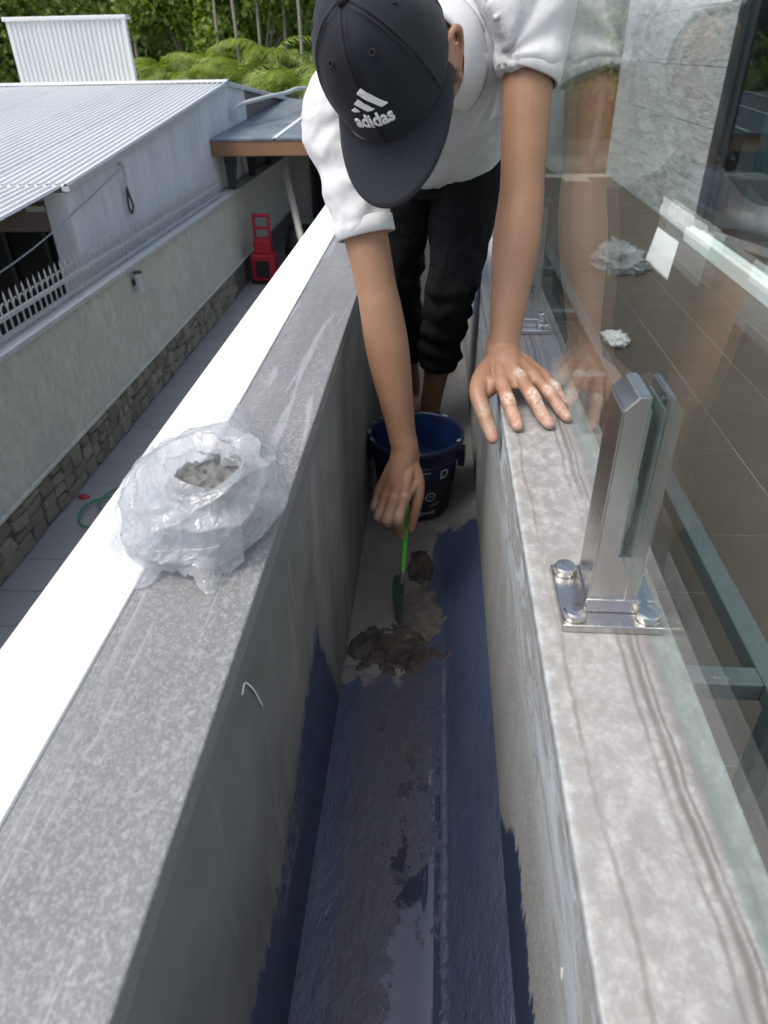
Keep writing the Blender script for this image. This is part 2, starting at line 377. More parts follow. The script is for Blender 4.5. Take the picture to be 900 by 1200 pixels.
def m_gable():
    t = NT('pale_stained_gable_render'); a = t.noise(2.4, 6, .7, (1, 1, .35)); b = t.noise(9, 6, .7, (1, 1, .2))
    c = t.mix(t.ramp(a, ((.3, 0), (.7, 1))), (.60, .615, .62), (.80, .81, .81)); c = t.mix(t.ramp(b, ((.56, 0), (.72, .5))), c, (.33, .33, .32))
    t.set(Base_Color=c, Roughness=.9); return t.m
M['gable'] = m_gable()
def m_roof():
    t = NT('zinc_roof_sheet'); a = t.noise(1.2, 5, .6, (1, .3, 1)); b = t.noise(8, 5, .7); oi = t.n('ObjectInfo')
    c = t.mix(a, (.58, .61, .60), (.72, .745, .74)); c = t.mix(t.ramp(b, ((.62, 0), (.75, .35))), c, (.40, .42, .43)); c = t.mix(t.math('MULTIPLY', oi.outputs['Random'], .25), c, (.48, .52, .54))
    t.set(Base_Color=c, Roughness=.5, Metallic=.15); return t.m
M['roof'] = m_roof()
def m_stone():
    t = NT('brown_plinth_stone'); oi = t.n('ObjectInfo'); a = t.noise(12, 6, .7)
    c = t.mix(oi.outputs['Random'], (.17, .145, .10), (.33, .295, .22)); c = t.mix(t.ramp(a, ((.4, 0), (.7, .6))), c, (.20, .185, .145))
    t.set(Base_Color=c, Roughness=.85); t.bump(a, .6, .008); return t.m
M['stone'] = m_stone()
M['mortar_joint'] = plain('dark_stone_joint', (.11, .10, .08), .95, var=.3, scale=10)
def m_paver():
    t = NT('grey_paver'); oi = t.n('ObjectInfo'); a = t.noise(9, 6, .7)
    c = t.mix(a, (.20, .21, .20), (.29, .30, .285)); c = t.mix(t.math('MULTIPLY', oi.outputs['Random'], .5), c, (.20, .205, .21))
    t.set(Base_Color=c, Roughness=.85); t.bump(a, .3, .004); return t.m
M['paver'] = m_paver()
M['ground'] = plain('earth_ground', (.13, .13, .11), .95, var=.35, scale=2)
M['rail_paint'] = plain('pale_grey_rail_paint', (.52, .55, .53), .5, var=.15, scale=6)
M['fascia'] = plain('brown_canopy_fascia', (.26, .145, .075), .6, var=.2, scale=4)
def m_panel():
    t = NT('blue_grey_canopy_sheet'); a = t.noise(4, 6, .7, (1, .6, 1)); c = t.mix(t.ramp(a, ((.35, 0), (.65, 1))), (.10, .125, .155), (.20, .235, .275))
    c = t.mix(t.ramp(t.noise(11, 5, .75), ((.6, 0), (.7, .6))), c, (.42, .45, .48)); t.set(Base_Color=c, Roughness=.4); return t.m
M['panel'] = m_panel()
M['dark'] = plain('dark_interior', (.018, .024, .030), .8, var=.4, scale=3)
M['dark_metal'] = plain('dark_bracket_metal', (.05, .06, .065), .5, .3, var=.2)
M['red'] = plain('red_plastic', (.40, .016, .035), .4, var=.15, scale=10)
M['black'] = plain('black_plastic', (.015, .015, .017), .45, var=.1)
M['pipe'] = plain('cream_pipe', (.55, .52, .47), .5, var=.15, scale=8)
M['wire'] = plain('pale_cable', (.35, .37, .39), .6, var=.1)
M['green_wire'] = plain('green_garden_hose', (.03, .20, .11), .6, var=.2)
M['brown_wall'] = plain('dim_brown_render', (.22, .19, .17), .9, var=.25, scale=3)
M['bark'] = plain('pale_bark', (.26, .24, .20), .9, var=.35, scale=9, bump=.4)
def m_leaf(name, a, b, tr=.35):
    t = NT(name); oi = t.n('ObjectInfo'); nz = t.noise(1.3, 3, .6); n2 = t.noise(12, 2, .6)
    c = t.mix(t.ramp(nz, ((.3, 0), (.7, 1))), a, b); c = t.mix(t.ramp(n2, ((.5, 0), (.75, .55))), c, tuple(min(1, q * 1.9) for q in b))
    t.set(Base_Color=c, Roughness=.5)
    tl = t.n('BsdfTranslucent'); t.l(t.mix(1.0, c, (1.25, 1.35, .6), 'MULTIPLY'), tl.inputs[0]); ms = t.n('MixShader'); ms.inputs[0].default_value = tr
    t.l(t.b.outputs[0], ms.inputs[1]); t.l(tl.outputs[0], ms.inputs[2]); t.l(ms.outputs[0], t.out.inputs[0]); return t.m
M['leaf_a'] = m_leaf('broad_leaf_green', (.095, .16, .026), (.20, .29, .05))
M['leaf_b'] = m_leaf('dark_leaf_green', (.065, .115, .022), (.135, .205, .04))
M['leaf_p'] = m_leaf('palm_leaf_green', (.11, .18, .025), (.24, .31, .06))
def m_skin():
    t = NT('tanned_skin'); x = t.n('Attribute'); x.attribute_name = 'dust'; r = t.n('Attribute'); r.attribute_name = 'flush'
    a = t.noise(14, 6, .65); b = t.noise(90, 5, .7); p = t.noise(420, 3, .7)
    c = t.mix(t.ramp(a, ((.3, 0), (.7, 1))), (.24, .128, .074), (.305, .168, .102))
    c = t.mix(t.ramp(b, ((.5, 0), (.75, .35))), c, (.205, .10, .058))
    c = t.mix(t.math('MULTIPLY', r.outputs['Fac'], .6), c, (.44, .215, .16))
    dm = t.math('MULTIPLY', x.outputs['Fac'], t.ramp(t.noise(160, 5, .75), ((.40, 0), (.56, 1))))
    c = t.mix(dm, c, (.52, .48, .43))
    t.set(Base_Color=c, Roughness=t.ramp(b, ((.3, .42), (.7, .58))))
    t.b.inputs['Subsurface Weight'].default_value = .12; t.b.inputs['Subsurface Radius'].default_value = (.008, .003, .0015); t.b.inputs['Subsurface Scale'].default_value = .6
    lines = t.noise(190, 4, .7, (1, 1, 1), 1.0)
    t.bump(t.math('ADD', t.math('MULTIPLY', p, .4), lines), .35, .0009); return t.m
M['skin'] = m_skin()
M['nail'] = plain('fingernail', (.50, .33, .27), .3, var=.1, scale=60)
def m_fabric(name, a, b, sc, rough, sheen=0, st=.25):
    t = NT(name); nz = t.noise(5, 4, .6); wv = t.vor(sc, 'F1')
    t.set(Base_Color=t.mix(nz, a, b), Roughness=rough); t.b.inputs['Sheen Weight'].default_value = sheen; t.b.inputs['Specular IOR Level'].default_value = .25
    t.bump(t.math('ADD', wv, t.math('MULTIPLY', t.noise(40, 4, .6), .6)), st, .0012); return t.m
M['shirt'] = m_fabric('white_pique_cotton', (.54, .555, .58), (.62, .635, .66), 420, .85, .1, .25)
M['pants'] = m_fabric('black_trouser_cloth', (.003, .0035, .005), (.005, .006, .008), 600, .9, .0, .2)
M['cap'] = m_fabric('navy_black_twill', (.008, .0115, .0165), (.014, .019, .027), 700, .8, .07, .15)
M['cap_dark'] = m_fabric('navy_seam', (.006, .008, .012), (.01, .012, .016), 700, .8, .1, .1)
M['thread_white'] = plain('white_embroidery', (.78, .79, .80), .7, var=.05, scale=300, bump=.3, bd=.0006)
M['hair'] = plain('black_hair', (.012, .010, .009), .55, var=.3, scale=80, bump=.6)
M['eye'] = plain('eye_white', (.6, .58, .55), .2, var=.02); M['iris'] = plain('dark_iris', (.02, .012, .008), .2, var=.1)
def m_bag():
    t = NT('translucent_plastic_film'); nz = t.noise(20, 6, .7); d = t.n('BsdfDiffuse'); d.inputs[0].default_value = (.56, .585, .61, 1)
    gl = t.n('BsdfGlossy'); gl.inputs['Roughness'].default_value = .17; tr = t.n('BsdfTransparent'); tr.inputs[0].default_value = (.93, .95, .97, 1)
    tl = t.n('BsdfTranslucent'); tl.inputs[0].default_value = (.62, .645, .67, 1)
    bp = t.n('Bump'); bp.inputs['Strength'].default_value = .8; bp.inputs['Distance'].default_value = .004; t.l(t.noise(38, 3, .6, (1, .55, 1), dist=2.2), bp.inputs['Height'])
    for s_ in (d, gl, tl): t.l(bp.outputs[0], s_.inputs['Normal'])
    m1 = t.n('MixShader'); m1.inputs[0].default_value = .38; t.l(d.outputs[0], m1.inputs[1]); t.l(tl.outputs[0], m1.inputs[2])
    m2 = t.n('MixShader'); t.l(t.ramp(nz, ((.3, .40), (.7, .78))), m2.inputs[0]); t.l(m1.outputs[0], m2.inputs[1]); t.l(tr.outputs[0], m2.inputs[2])
    lw = t.n('LayerWeight'); lw.inputs[0].default_value = .35
    m3 = t.n('MixShader'); t.l(t.math('MULTIPLY_ADD', t.math('POWER', lw.outputs['Facing'], 3.0), .5, .055, True), m3.inputs[0]); t.l(m2.outputs[0], m3.inputs[1]); t.l(gl.outputs[0], m3.inputs[2])
    t.l(m3.outputs[0], t.out.inputs[0]); return t.m
M['bag'] = m_bag()
M['dry_mortar'] = plain('grey_mortar', (.175, .178, .175), .95, var=.45, scale=70, bump=.8, bd=.004)
def m_wetmortar():
    t = NT('wet_brown_mortar'); a = t.noise(18, 6, .7); b = t.noise(120, 5, .7)
    c = t.mix(t.ramp(a, ((.35, 0), (.65, 1))), (.028, .023, .018), (.070, .059, .046)); c = t.mix(t.ramp(b, ((.55, 0), (.72, .45))), c, (.12, .105, .086))
    t.set(Base_Color=c, Roughness=t.ramp(a, ((.3, .35), (.7, .8)))); t.bump(b, .7, .003); return t.m
M['wet_mortar'] = m_wetmortar()
M['smear'] = plain('drying_mortar', (.125, .115, .098), .9, var=.5, scale=50, bump=.8, bd=.003)
M['bucket'] = plain('navy_bucket_plastic', (.010, .016, .060), .35, var=.35, scale=14)
M['bucket_dark'] = plain('black_bucket_band', (.008, .010, .016), .4, var=.3, scale=14)
M['bucket_in'] = plain('blue_paint_film', (.014, .030, .105), .25, var=.5, scale=16, bump=.3)
M['print_white'] = plain('white_print', (.45, .47, .50), .5, var=.15, scale=60)
M['print_grey'] = plain('grey_print', (.16, .18, .20), .5, var=.2, scale=60)
M['splash'] = plain('pale_blue_paint_splash', (.24, .29, .38), .5, var=.4, scale=40)
M['green'] = plain('bright_green_plastic', (.10, .50, .06), .4, var=.1, scale=60)
M['blade'] = plain('dull_green_steel', (.10, .14, .135), .4, .4, var=.4, scale=40)
M['foam'] = plain('white_board', (.70, .69, .71), .7, var=.08, scale=4)
M['rubber'] = plain('grey_gasket', (.16, .20, .20), .7, var=.1)

# ================================================================== setting: ground, gutter, parapet, curb
GZ = -2.5
g = mk('ground', [(-150, -60, GZ - .03), (150, -60, GZ - .03), (150, 220, GZ - .03), (-150, 220, GZ - .03)], [(0, 1, 2, 3)], M['ground']); tag(g, kind='structure')

# gutter floor: flat bed, then a mortar fillet that climbs to the right hand wall
fx = [(-.19, 0), (-.1, 0), (0.0, 0), (.030, .001), (.040, .006), (.08, .032), (.104, .052), (.13, .068)]
ys = np.linspace(-1.2, 6.5, 60); v = []; f = []
for yy in ys:
    for (a, b) in fx: v.append((a, yy, b))
n = len(fx)
for i in range(len(ys) - 1):
    for k in range(n - 1): f.append((i * n + k, i * n + k + 1, (i + 1) * n + k + 1, (i + 1) * n + k))
g = mk('gutter_floor', v, f, M['floor'], smooth=True); tag(g, kind='structure')

pw = empty('parapet_wall', (-.26, 1.0, GZ)); tag(pw, 'rendered parapet wall topped with grey stone slabs and a white outer strip', 'wall')
box('wall_body', (-.352, -.160, -1.2, 6.5, GZ, .560), M['wall_l'], pw)
box('outer_strip', (-.358, -.2735, -1.2, 6.5, .5605, .586), M['matt_white'], pw, bev=.003)  # plain white strip along the outer edge of the slabs
yj = [-.765 + .80 * k for k in range(-1, 10)]
for a in yj[:-1]:
    if a > 6: break
    o = obj('coping_slab', box_me(-.2725, -.1585, a + .001, a + .799, .5605, .584 + random.uniform(-.0006, .0006), bev=.0022), M['coping']); part(o, pw)

cw = empty('curb_wall', (.18, 1.0, -.35)); tag(cw, 'low cement curb wall capped with pale veined travertine under the glass', 'wall')
box('wall_body', (.113, .246, -1.2, 6.5, -.36, .486), M['wall_r'], cw)
yj = [-1.15, .1 - .0, 1.62, 3.1, 4.6, 6.4]
yj = [-1.15, 1.62, 3.1, 4.6, 6.4]
for a, b in zip(yj[:-1], yj[1:]):
    o = obj('capping_slab', box_me(.1115, .2475, a + .0008, b - .0008, .4865, .505, bev=.003), M['travertine']); part(o, cw)
# end wall where the gutter stops, out of the way behind the man
box('gutter_end_wall', (-.36, .25, 6.5, 6.7, GZ, .58), M['render_wall']); tag(bpy.data.objects['gutter_end_wall'], 'short pale wall closing the far end of the gutter', 'wall')

# ---- glass clamps
def make_clamp():
    r = empty('glass_clamp', (0, 0, 0)); tag(r, None, 'clamp', 'steel glass clamps along the curb')
    part(obj('base_plate', box_me(-.050, .050, -.050, .050, .0005, .0095, bev=.0015), M['steel']), r)
    # post: one piece of square bar, slotted for the glass, tops cut at a slant
    def half(x0, x1, zin, zout, inner_right):
        y0, y1 = -.026, .028; zt = .248; c = .014
        pr = [(x0, .0096), (x1, .0096), (x1, zt), (x0 + c * .85, zt), (x0, zt - c)] if inner_right else [(x0, .0096), (x1, .0096), (x1, zt - c), (x1 - c * .7, zt), (x0, zt)]
        bm = bmesh.new(); va = [bm.verts.new((a, y0, b)) for a, b in pr]; vb = [bm.verts.new((a, y1, b)) for a, b in pr]
        bm.faces.new(va[::-1]); bm.faces.new(vb)
        for i in range(len(pr)): bm.faces.new((va[i], va[(i + 1) % len(pr)], vb[(i + 1) % len(pr)], vb[i]))
        bmesh.ops.recalc_face_normals(bm, faces=bm.faces[:])
        bmesh.ops.bevel(bm, geom=[e for e in bm.edges], offset=.0018, segments=2, affect='EDGES'); return bm_mesh(bm)
    part(obj('post_jaw', half(-.024, -.0012, 0, 0, 1), M['steel'], smooth=False), r)
    part(obj('post_jaw', half(.0118, .027, 0, 0, 0), M['steel']), r)
    part(obj('post_web', box_me(-.0035, .0135, -.0245, .0265, .0096, .078, bev=.001), M['steel']), r)
    part(obj('gasket', box_me(-.0011, -.0002, -.0255, .0275, .079, .235), M['rubber']), r); part(obj('gasket', box_me(.0108, .0117, -.0255, .0275, .079, .235), M['rubber']), r)
    # foot collar of the post
    part(obj('collar', box_me(-.0262, .0292, -.0285, .0305, .0096, .026, bev=.0015), M['steel']), r)
    pr = [(0, .0), (.0105, .0), (.0118, .0015), (.0118, .0085), (.0105, .0105), (.004, .0112), (0.0005, .0112)]
    vv, ff = [], []; nn = 28
    for i in range(nn):
        g_ = 2 * math.pi * i / nn
        for a, b in pr[1:]: vv.append((a * math.cos(g_), a * math.sin(g_), b))
    m_ = len(pr) - 1
    for i in range(nn):
        for k in range(m_ - 1): ff.append((i * m_ + k, ((i + 1) % nn) * m_ + k, ((i + 1) % nn) * m_ + k + 1, i * m_ + k + 1))
    ff.append(tuple(i * m_ + m_ - 1 for i in range(nn)))
    capm = bpy.data.meshes.new('bolt_cap'); capm.from_pydata(vv, [], ff); capm.update()
    for sx in (-1, 1):
        for sy in (-1, 1):
            o = obj('bolt_cap', capm, M['steel'], smooth=False, loc=(sx * .0365, sy * .036, .0094)); o.parent = r
    return r
cl = make_clamp()
spots = [(.578, 'tall stainless glass clamp nearest the bare curb top, both its front bolts in plain view'), (1.455, 'stainless glass clamp just behind the hand resting on the curb'), (2.34, 'small stainless glass clamp beside the man\'s black trousers'), (-.30, 'stainless glass clamp hidden below the frame edge'), (3.2, 'stainless glass clamp far along the curb behind the man')]
for i, (yy, lb) in enumerate(spots):
    if i >= 3: continue
    o = cl if i == 0 else copy_tree(cl)
    o.location = (.186, yy, .505); o['label'] = lb
# ---- glass panels (10 mm), bottom edge lifted off the curb
def pane_obj(y0, y1, lb):
    z0, z1 = .584, 1.62; x0, x1 = .1863, .1963
    r = empty('glass_balustrade', (.191, (y0 + y1) / 2, z0)); tag(r, lb, 'balustrade', 'glass balustrade panels')
    gq = Geo(); gq.add(([(x0, y0, z0), (x0, y1, z0), (x0, y1, z1), (x0, y0, z1)], [(0, 3, 2, 1)]))
    gq.add(([(x1, y0, z0), (x1, y1, z0), (x1, y1, z1), (x1, y0, z1)], [(0, 1, 2, 3)])); gq.build('pane', M['glass'], r)
    e = Geo(); e.add(([(x0, y0, z0), (x1, y0, z0), (x1, y1, z0), (x0, y1, z0)], [(0, 3, 2, 1)])); e.add(([(x0, y0, z1), (x1, y0, z1), (x1, y1, z1), (x0, y1, z1)], [(0, 1, 2, 3)]))
    e.add(([(x0, y0, z0), (x1, y0, z0), (x1, y0, z1), (x0, y0, z1)], [(0, 1, 2, 3)])); e.add(([(x0, y1, z0), (x1, y1, z0), (x1, y1, z1), (x0, y1, z1)], [(0, 3, 2, 1)]))
    e.build('edge', M['glass_edge'], r)
pane_obj(-.9, 1.90, 'clear glass balustrade panel held by the tall clamp, mirroring the man\'s arm')
pane_obj(1.915, 4.4, 'clear glass balustrade panel standing behind the man')

# ================================================================== terrace beyond the glass
TZ = -.35
tf = mk('terrace_floor', [(.246, -1.5, TZ - .002), (2.2, -1.5, TZ - .002), (2.2, 9.72, TZ - .002), (.246, 9.72, TZ - .002)], [(0, 1, 2, 3)], M['grout']); tag(tf, kind='structure')
tm = box_me(-.1482, .1482, -.2982, .2982, -.006, 0, bev=.0008, seg=1)
for r_ in range(7):
    xc = .15 + .30 * r_
    off = (.0 if r_ % 2 else .3)
    for k in range(-2, 17):
        yc = 2.83 + .3 + off - .3 + .6 * (k - 4)
        if xc - .15 < .24: xx = None
        if yc + .3 > 9.72 or (xc - .15) < .29 and xc < .3: continue
        o = obj('tile', tm, M['tile'], loc=(xc, yc, TZ + random.uniform(-.0006, .0006))); o.parent = tf
for k in range(-2, 17):
    yc = 2.83 + .6 * (k - 4)
    if yc + .3 > 9.72: continue
    if k == -2: nm = box_me(.2465, .2985, -.2985, .2985, -.006, 0)
    o = obj('tile', nm, M['tile'], loc=(0, yc, TZ)); o.parent = tf
# galvanised frame
sf = empty('steel_frame', (.56, 1.5, TZ)); tag(sf, 'galvanised steel frame of square tube standing beside the curb', 'frame')
def sq(name, b): return box(name, b, M['galv'], sf, bev=.003)
sq('rail', (.535, .575, -.9, 5.2, .112, .152)); sq('rail', (.2485, .2785, -.9, 5.2, .112, .152))
for k in range(-1, 8):
    yy = .80 + .623 * k
    sq('rung', (.2790, .5345, yy, yy + .04, .115, .1515))
for k in range(0, 8, 2):
    yy = .80 + .623 * k; sq('leg', (.537, .573, yy - .045, yy - .009, TZ, .1115)); sq('leg', (.2500, .277, yy - .045, yy - .009, TZ, .1115))
# house wall with sliding door
hw = empty('house_wall', (2.2, 6, TZ)); tag(hw, 'house wall clad in striated grey stone beside the glass door', 'wall')
box('backing', (2.095, 2.3, 6.115, 9.72, TZ, 3.2), M['grout'], hw)
for r_ in range(9):
    y0 = 6.118 - (.0 if r_ % 2 else .45)
    for k in range(6):
        a, b = max(6.118, y0 + .9 * k), min(9.718, y0 + .9 * k + .896)
        if b - a < .05: continue
        z0 = TZ + .002 + .395 * r_
        part(obj('cladding_panel', box_me(2.078 + random.uniform(-.002, .002), 2.0945, a, b, z0, z0 + .392, bev=.003, seg=1), M['clad']), hw)
box('return_wall', (2.10, 2.3, -1.5, 2.6, TZ, 3.2), M['render_wall'], hw)
box('lintel', (2.10, 2.3, 2.6, 6.115, 2.3, 3.2), M['render_wall'], hw)
sdr = empty('sliding_door', (2.15, 4.3, TZ)); tag(sdr, 'glass sliding door with dark jamb and white aluminium sill', 'door')
box('sill', (2.005, 2.16, 2.605, 6.112, TZ + .001, TZ + .10), M['white_frame'], sdr, bev=.004)
box('sill_lip', (2.045, 2.085, 2.606, 6.111, TZ + .1005, TZ + .115), M['white_frame'], sdr, bev=.002)
box('jamb', (2.06, 2.16, 5.93, 6.112, TZ + .116, 2.295), M['dark_frame'], sdr, bev=.006)
box('jamb', (2.085, 2.13, 5.84, 5.9295, TZ + .116, 2.295), M['dark_frame'], sdr, bev=.006)
box('stile', (2.09, 2.13, 4.2, 4.28, TZ + .116, 2.295), M['dark_frame'], sdr, bev=.004)
for a, b in ((4.281, 5.839), (2.606, 4.199)):
    box('door_pane', (2.10, 2.108, a, b, TZ + .117, 2.294), M['pane'], sdr)
rm = empty('dim_room', (3, 4.3, TZ)); tag(rm, 'dim room interior with pale curtain behind the sliding door', 'room')
box('room_floor', (2.165, 5.5, 1.0, 9, TZ - .02, TZ + .02), M['brown_wall'], rm); box('back_wall', (5.4, 5.5, 1, 9, TZ + .021, 3.1), M['brown_wall'], rm); box('ceiling', (2.31, 5.5, 1, 9, 3.1, 3.2), M['brown_wall'], rm)
for k in range(14):
    yy = 4.35 + k * .105
    part(mk('curtain_fold', *tube_geo([(2.32, yy, TZ + .03), (2.32 + random.uniform(-.01, .01), yy, .9), (2.32, yy, 2.25)], [.055] * 3, 10, 3), M['white_frame'], smooth=True), rm)

# bits lying on the terrace
bd = empty('white_board', (1.75, 5.75, TZ)); o = mk('board', [(1.55, 5.45, TZ + .002), (1.57, 4.92, TZ + .002), (1.935, 5.98, TZ + .002), (1.915, 6.55, TZ + .002), (1.55, 5.45, TZ + .016), (1.57, 4.92, TZ + .016), (1.935, 5.98, TZ + .016), (1.915, 6.55, TZ + .016)],
    [(3, 2, 1, 0), (4, 5, 6, 7), (0, 1, 5, 4), (1, 2, 6, 5), (2, 3, 7, 6), (3, 0, 4, 7)], M['foam']); bpy.data.objects.remove(bd)
o.name = 'white_board'; tag(o, 'flat white board lying on the brown terrace tiles', 'board')
_fr = np.random.default_rng(21); FN = _fr.normal(size=(40, 3)); FN /= np.linalg.norm(FN, axis=1)[:, None]; FF = _fr.uniform(14, 60, 40); FP = _fr.uniform(0, 6, 40)
def creases(P, seed=0, n=13):
    """sharp straight folds of crumpled film: summed triangle waves in random directions"""
    wv = np.stack([fbm(P * 12 + s_ + seed, 2, s_) for s_ in (1, 2, 3)], 1) * .022; Q = P + wv; d = 0
    for i in range(n):
        j = (i + seed * 3) % 40; ph = Q @ FN[j] * FF[j] + FP[j]; tri = 2 * np.abs(ph - np.floor(ph) - .5); d = d + (np.maximum(tri, .35) - .55) * (16 / FF[j]) * (vnoise(P * 14 + j, j) > -.2)
    return d / n ** .5
def crumple(name, c, rx, ry, rz_, mat, seed, n=80, amp=.35):
    v, f = ell_geo((0, 0, 0), ((rx, 0, 0), (0, ry, 0), (0, 0, rz_)), n, n // 2)
    P = np.array([tuple(p) for p in v]); q = P / np.array((rx, ry, rz_)); sz = (rx + ry) / 2
    d = 1 + amp * (.5 * ridged(q * 1.3 + seed, 3, seed) + 1.6 * creases(q * .055 * 2.2, seed % 7)); P = P * d[:, None]; P[:, 2] = np.maximum(P[:, 2], -rz_ * .45) + rz_ * .45
    return mk(name, P + np.array(c), f, mat, smooth=True)
o = crumple('crumpled_bag', (1.33, 5.35, TZ + .001), .12, .22, .075, M['bag'], 4, 110, .75); tag(o, 'crumpled clear plastic bag lying on the brown terrace tiles', 'plastic bag')
o = crumple('paper_scrap', (.98, 3.74, TZ + .001), .045, .07, .025, M['foam'], 9, 60, .9); tag(o, 'small crumpled white paper scrap by the galvanised frame', 'paper')

# ================================================================== neighbour's side
FX = -3.40
pv = box_me(-.198, .198, -.198, .198, -.03, 0, bev=.006, seg=1)
al = mk('alley_paving', [(-3.4, 1.5, GZ - .012), (-.36, 1.5, GZ - .012), (-.36, 17.6, GZ - .012), (-3.4, 17.6, GZ - .012)], [(0, 1, 2, 3)], M['mortar_joint']); tag(al, kind='structure')
for i in range(5):
    for k in range(34):
        o = obj('paver', pv, M['paver'], loc=(FX + .205 + .4 * i, 3.0 + .4 * k + (.2 if i % 2 else 0), GZ + random.uniform(-.004, .003))); o.parent = al
bw = empty('boundary_wall', (FX, 9, GZ)); tag(bw, 'mottled grey green boundary wall on a rough brown stone plinth', 'wall')
ZS, ZT = -2.08, -.95
box('wall_panel', (FX - .16, FX - .005, 2.0, 17.5, ZS, ZT - .05), M['boundary'], bw)
box('plinth_backing', (FX - .16, FX + .012, 2.0, 17.5, GZ, ZS - .001), M['mortar_joint'], bw)
box('plinth_cap', (FX - .004, FX + .035, 2.0, 17.5, ZS, ZS + .03), M['boundary'], bw, bev=.006)
box('wall_cap', (FX - .19, FX + .035, 2.0, 17.5, ZT - .0495, ZT), M['rail_paint'], bw, bev=.006)
cnt = 0; y = 3.4
while y < 11.6 and cnt < 290:
    wd = random.uniform(.12, .24); z = GZ + .004
    while z < ZS - .05:
        h = random.uniform(.08, .17)
        if z + h > ZS - .05: h = ZS - .008 - z
        j = lambda: random.uniform(-.034, .034)
        a = [(y + .008 + j(), z + .008 + j() * .6), (y + wd - .008 + j(), z + .008 + j() * .6), (y + wd - .008 + j(), z + h - .004 + j() * .6), (y + wd * .5 + j(), z + h + j() * .5), (y + .008 + j(), z + h - .004 + j() * .6)]
        a = [(p, min(max(q, GZ + .002), ZS - .006)) for p, q in a]
        cy = sum(p for p, q in a) / 5; cz = sum(q for p, q in a) / 5; x0 = FX + .0125; x1 = FX + random.uniform(.025, .045)
        v = [(x0, p, q) for p, q in a] + [(x1, cy + (p - cy) * .86, cz + (q - cz) * .86) for p, q in a]
        f = [(4, 3, 2, 1, 0)[::-1], (5, 6, 7, 8, 9)] + [(i, (i + 1) % 5, 5 + (i + 1) % 5, 5 + i) for i in range(5)]
        part(mk('stone', v, f, M['stone']), bw); cnt += 1
        z += h
    y += wd
# lamp on the boundary wall
lp = empty('wall_lamp', (FX, 7.75, -1.2)); tag(lp, 'small cylindrical wall lamp on the boundary wall', 'lamp')
part(mk('lamp_body', *tube_geo([(FX + .07, 7.75, -1.25), (FX + .07, 7.75, -1.05)], [.045, .045], 16, 1, cap=False), M['rail_paint']), lp)
box('bracket', (FX - .005, FX + .05, 7.72, 7.78, -1.18, -1.12), M['dark_metal'], lp); part(mk('lamp_cap', *tube_geo([(FX + .07, 7.75, -1.05), (FX + .07, 7.75, -1.03)], [.052, .045], 16, 1, cap=False), M['dark_metal']), lp)
# spiked railing
rl = empty('spiked_railing', (FX - .08, 8, ZT)); tag(rl, 'pale grey spiked railing with hooped bars along the boundary wall', 'railing')
RX = FX - .08
box('lower_rail', (RX - .015, RX + .015, 3.2, 11.9, ZT + .035, ZT + .06), M['rail_paint'], rl); box('upper_rail', (RX - .018, RX + .018, 3.2, 11.9, ZT + .165, ZT + .195), M['rail_paint'], rl)
gq = Geo(); gq.add(boxg(-.006, .006, -.006, .006, .001, .33)); gq.add(([(-.006, -.006, .33), (.006, -.006, .33), (.006, .006, .33), (-.006, .006, .33), (0, 0, .375)], [(0, 1, 4), (1, 2, 4), (2, 3, 4), (3, 0, 4)]))
gq.add(tube_geo([(0, .0, .20), (0, .012, .25), (0, .05, .285), (0, .088, .25), (0, .1, .20)], [.005] * 5, 6, 3, cap=False))
pk = gq.build('picket', M['rail_paint'], rl); bars = 87
pk.location = (0, 0, 0)
pk.matrix_parent_inverse = Matrix()
for k in range(bars):
    o = pk if k == 0 else obj('picket', pk.data, None); o.parent = rl; o.location = (0, 3.22 + .1 * k - 8, 0)

# ---- neighbour's house
hs = empty('neighbour_house', (-5, 10, GZ)); tag(hs, 'neighbour house with pale gable wall and white corrugated metal roof', 'house')
HX = -3.64; E0, RY, E1 = 7.12, 13.55, 20.4; ZE, ZR, ZB = -.06, .56, -.10
def gable_prism(x0, x1, pts):
    n_ = len(pts); v = [(x0, a, b) for a, b in pts] + [(x1, a, b) for a, b in pts]
    return v, [tuple(range(n_))] + [tuple(range(2 * n_ - 1, n_ - 1, -1))] + [(i, i + n_, (i + 1) % n_ + n_, (i + 1) % n_) for i in range(n_)]
def mkn(name, vf, mat, parent):
    o = mk(name, vf[0], vf[1], mat); bm = bmesh.new(); bm.from_mesh(o.data); bmesh.ops.recalc_face_normals(bm, faces=bm.faces[:]); bm.to_mesh(o.data); bm.free(); part(o, parent); return o
mkn('gable_wall', gable_prism(HX - .2, HX, [(E0 + .1, GZ), (14.9, GZ), (14.9, ZR - .13 - .06 * 1.35 / 6), (RY, ZR - .05), (E0 + .1, ZE - .055)]), M['gable'], hs)
mkn('rear_gable_wall', gable_prism(HX - .2, HX - .02, [(14.91, GZ), (E1 - .1, GZ), (E1 - .1, ZB - .06), (14.91, ZR - .19)]), M['brown_wall'], hs)
box('corner_post', (HX - .22, HX + .012, E0 + .02, E0 + .098, GZ, ZE - .065), M['gable'], hs)
box('inner_wall', (-12, HX - .21, 9.2, 9.3, GZ, -.05), M['dark'], hs)
box('lintel_band', (-12, HX - .23, E0 + .1, E0 + .2, -.50, ZE - .07), M['brown_wall'], hs)
for k in range(9):
    box('louvre_block', (HX - .45 - .26 * (k % 5), HX - .25 - .26 * (k % 5), E0 + .05, E0 + .099, -.20 - .10 * (k // 5), -.15 - .10 * (k // 5)), M['rail_paint'], hs)
for k in range(6):
    xx = HX - .9 - .55 * k; box('window_mullion', (xx, xx + .05, 9.14, 9.199, -1.6, -.3), M['dark_metal'], hs)
rf = empty('roof', (0, 0, 0)); part(rf, hs)
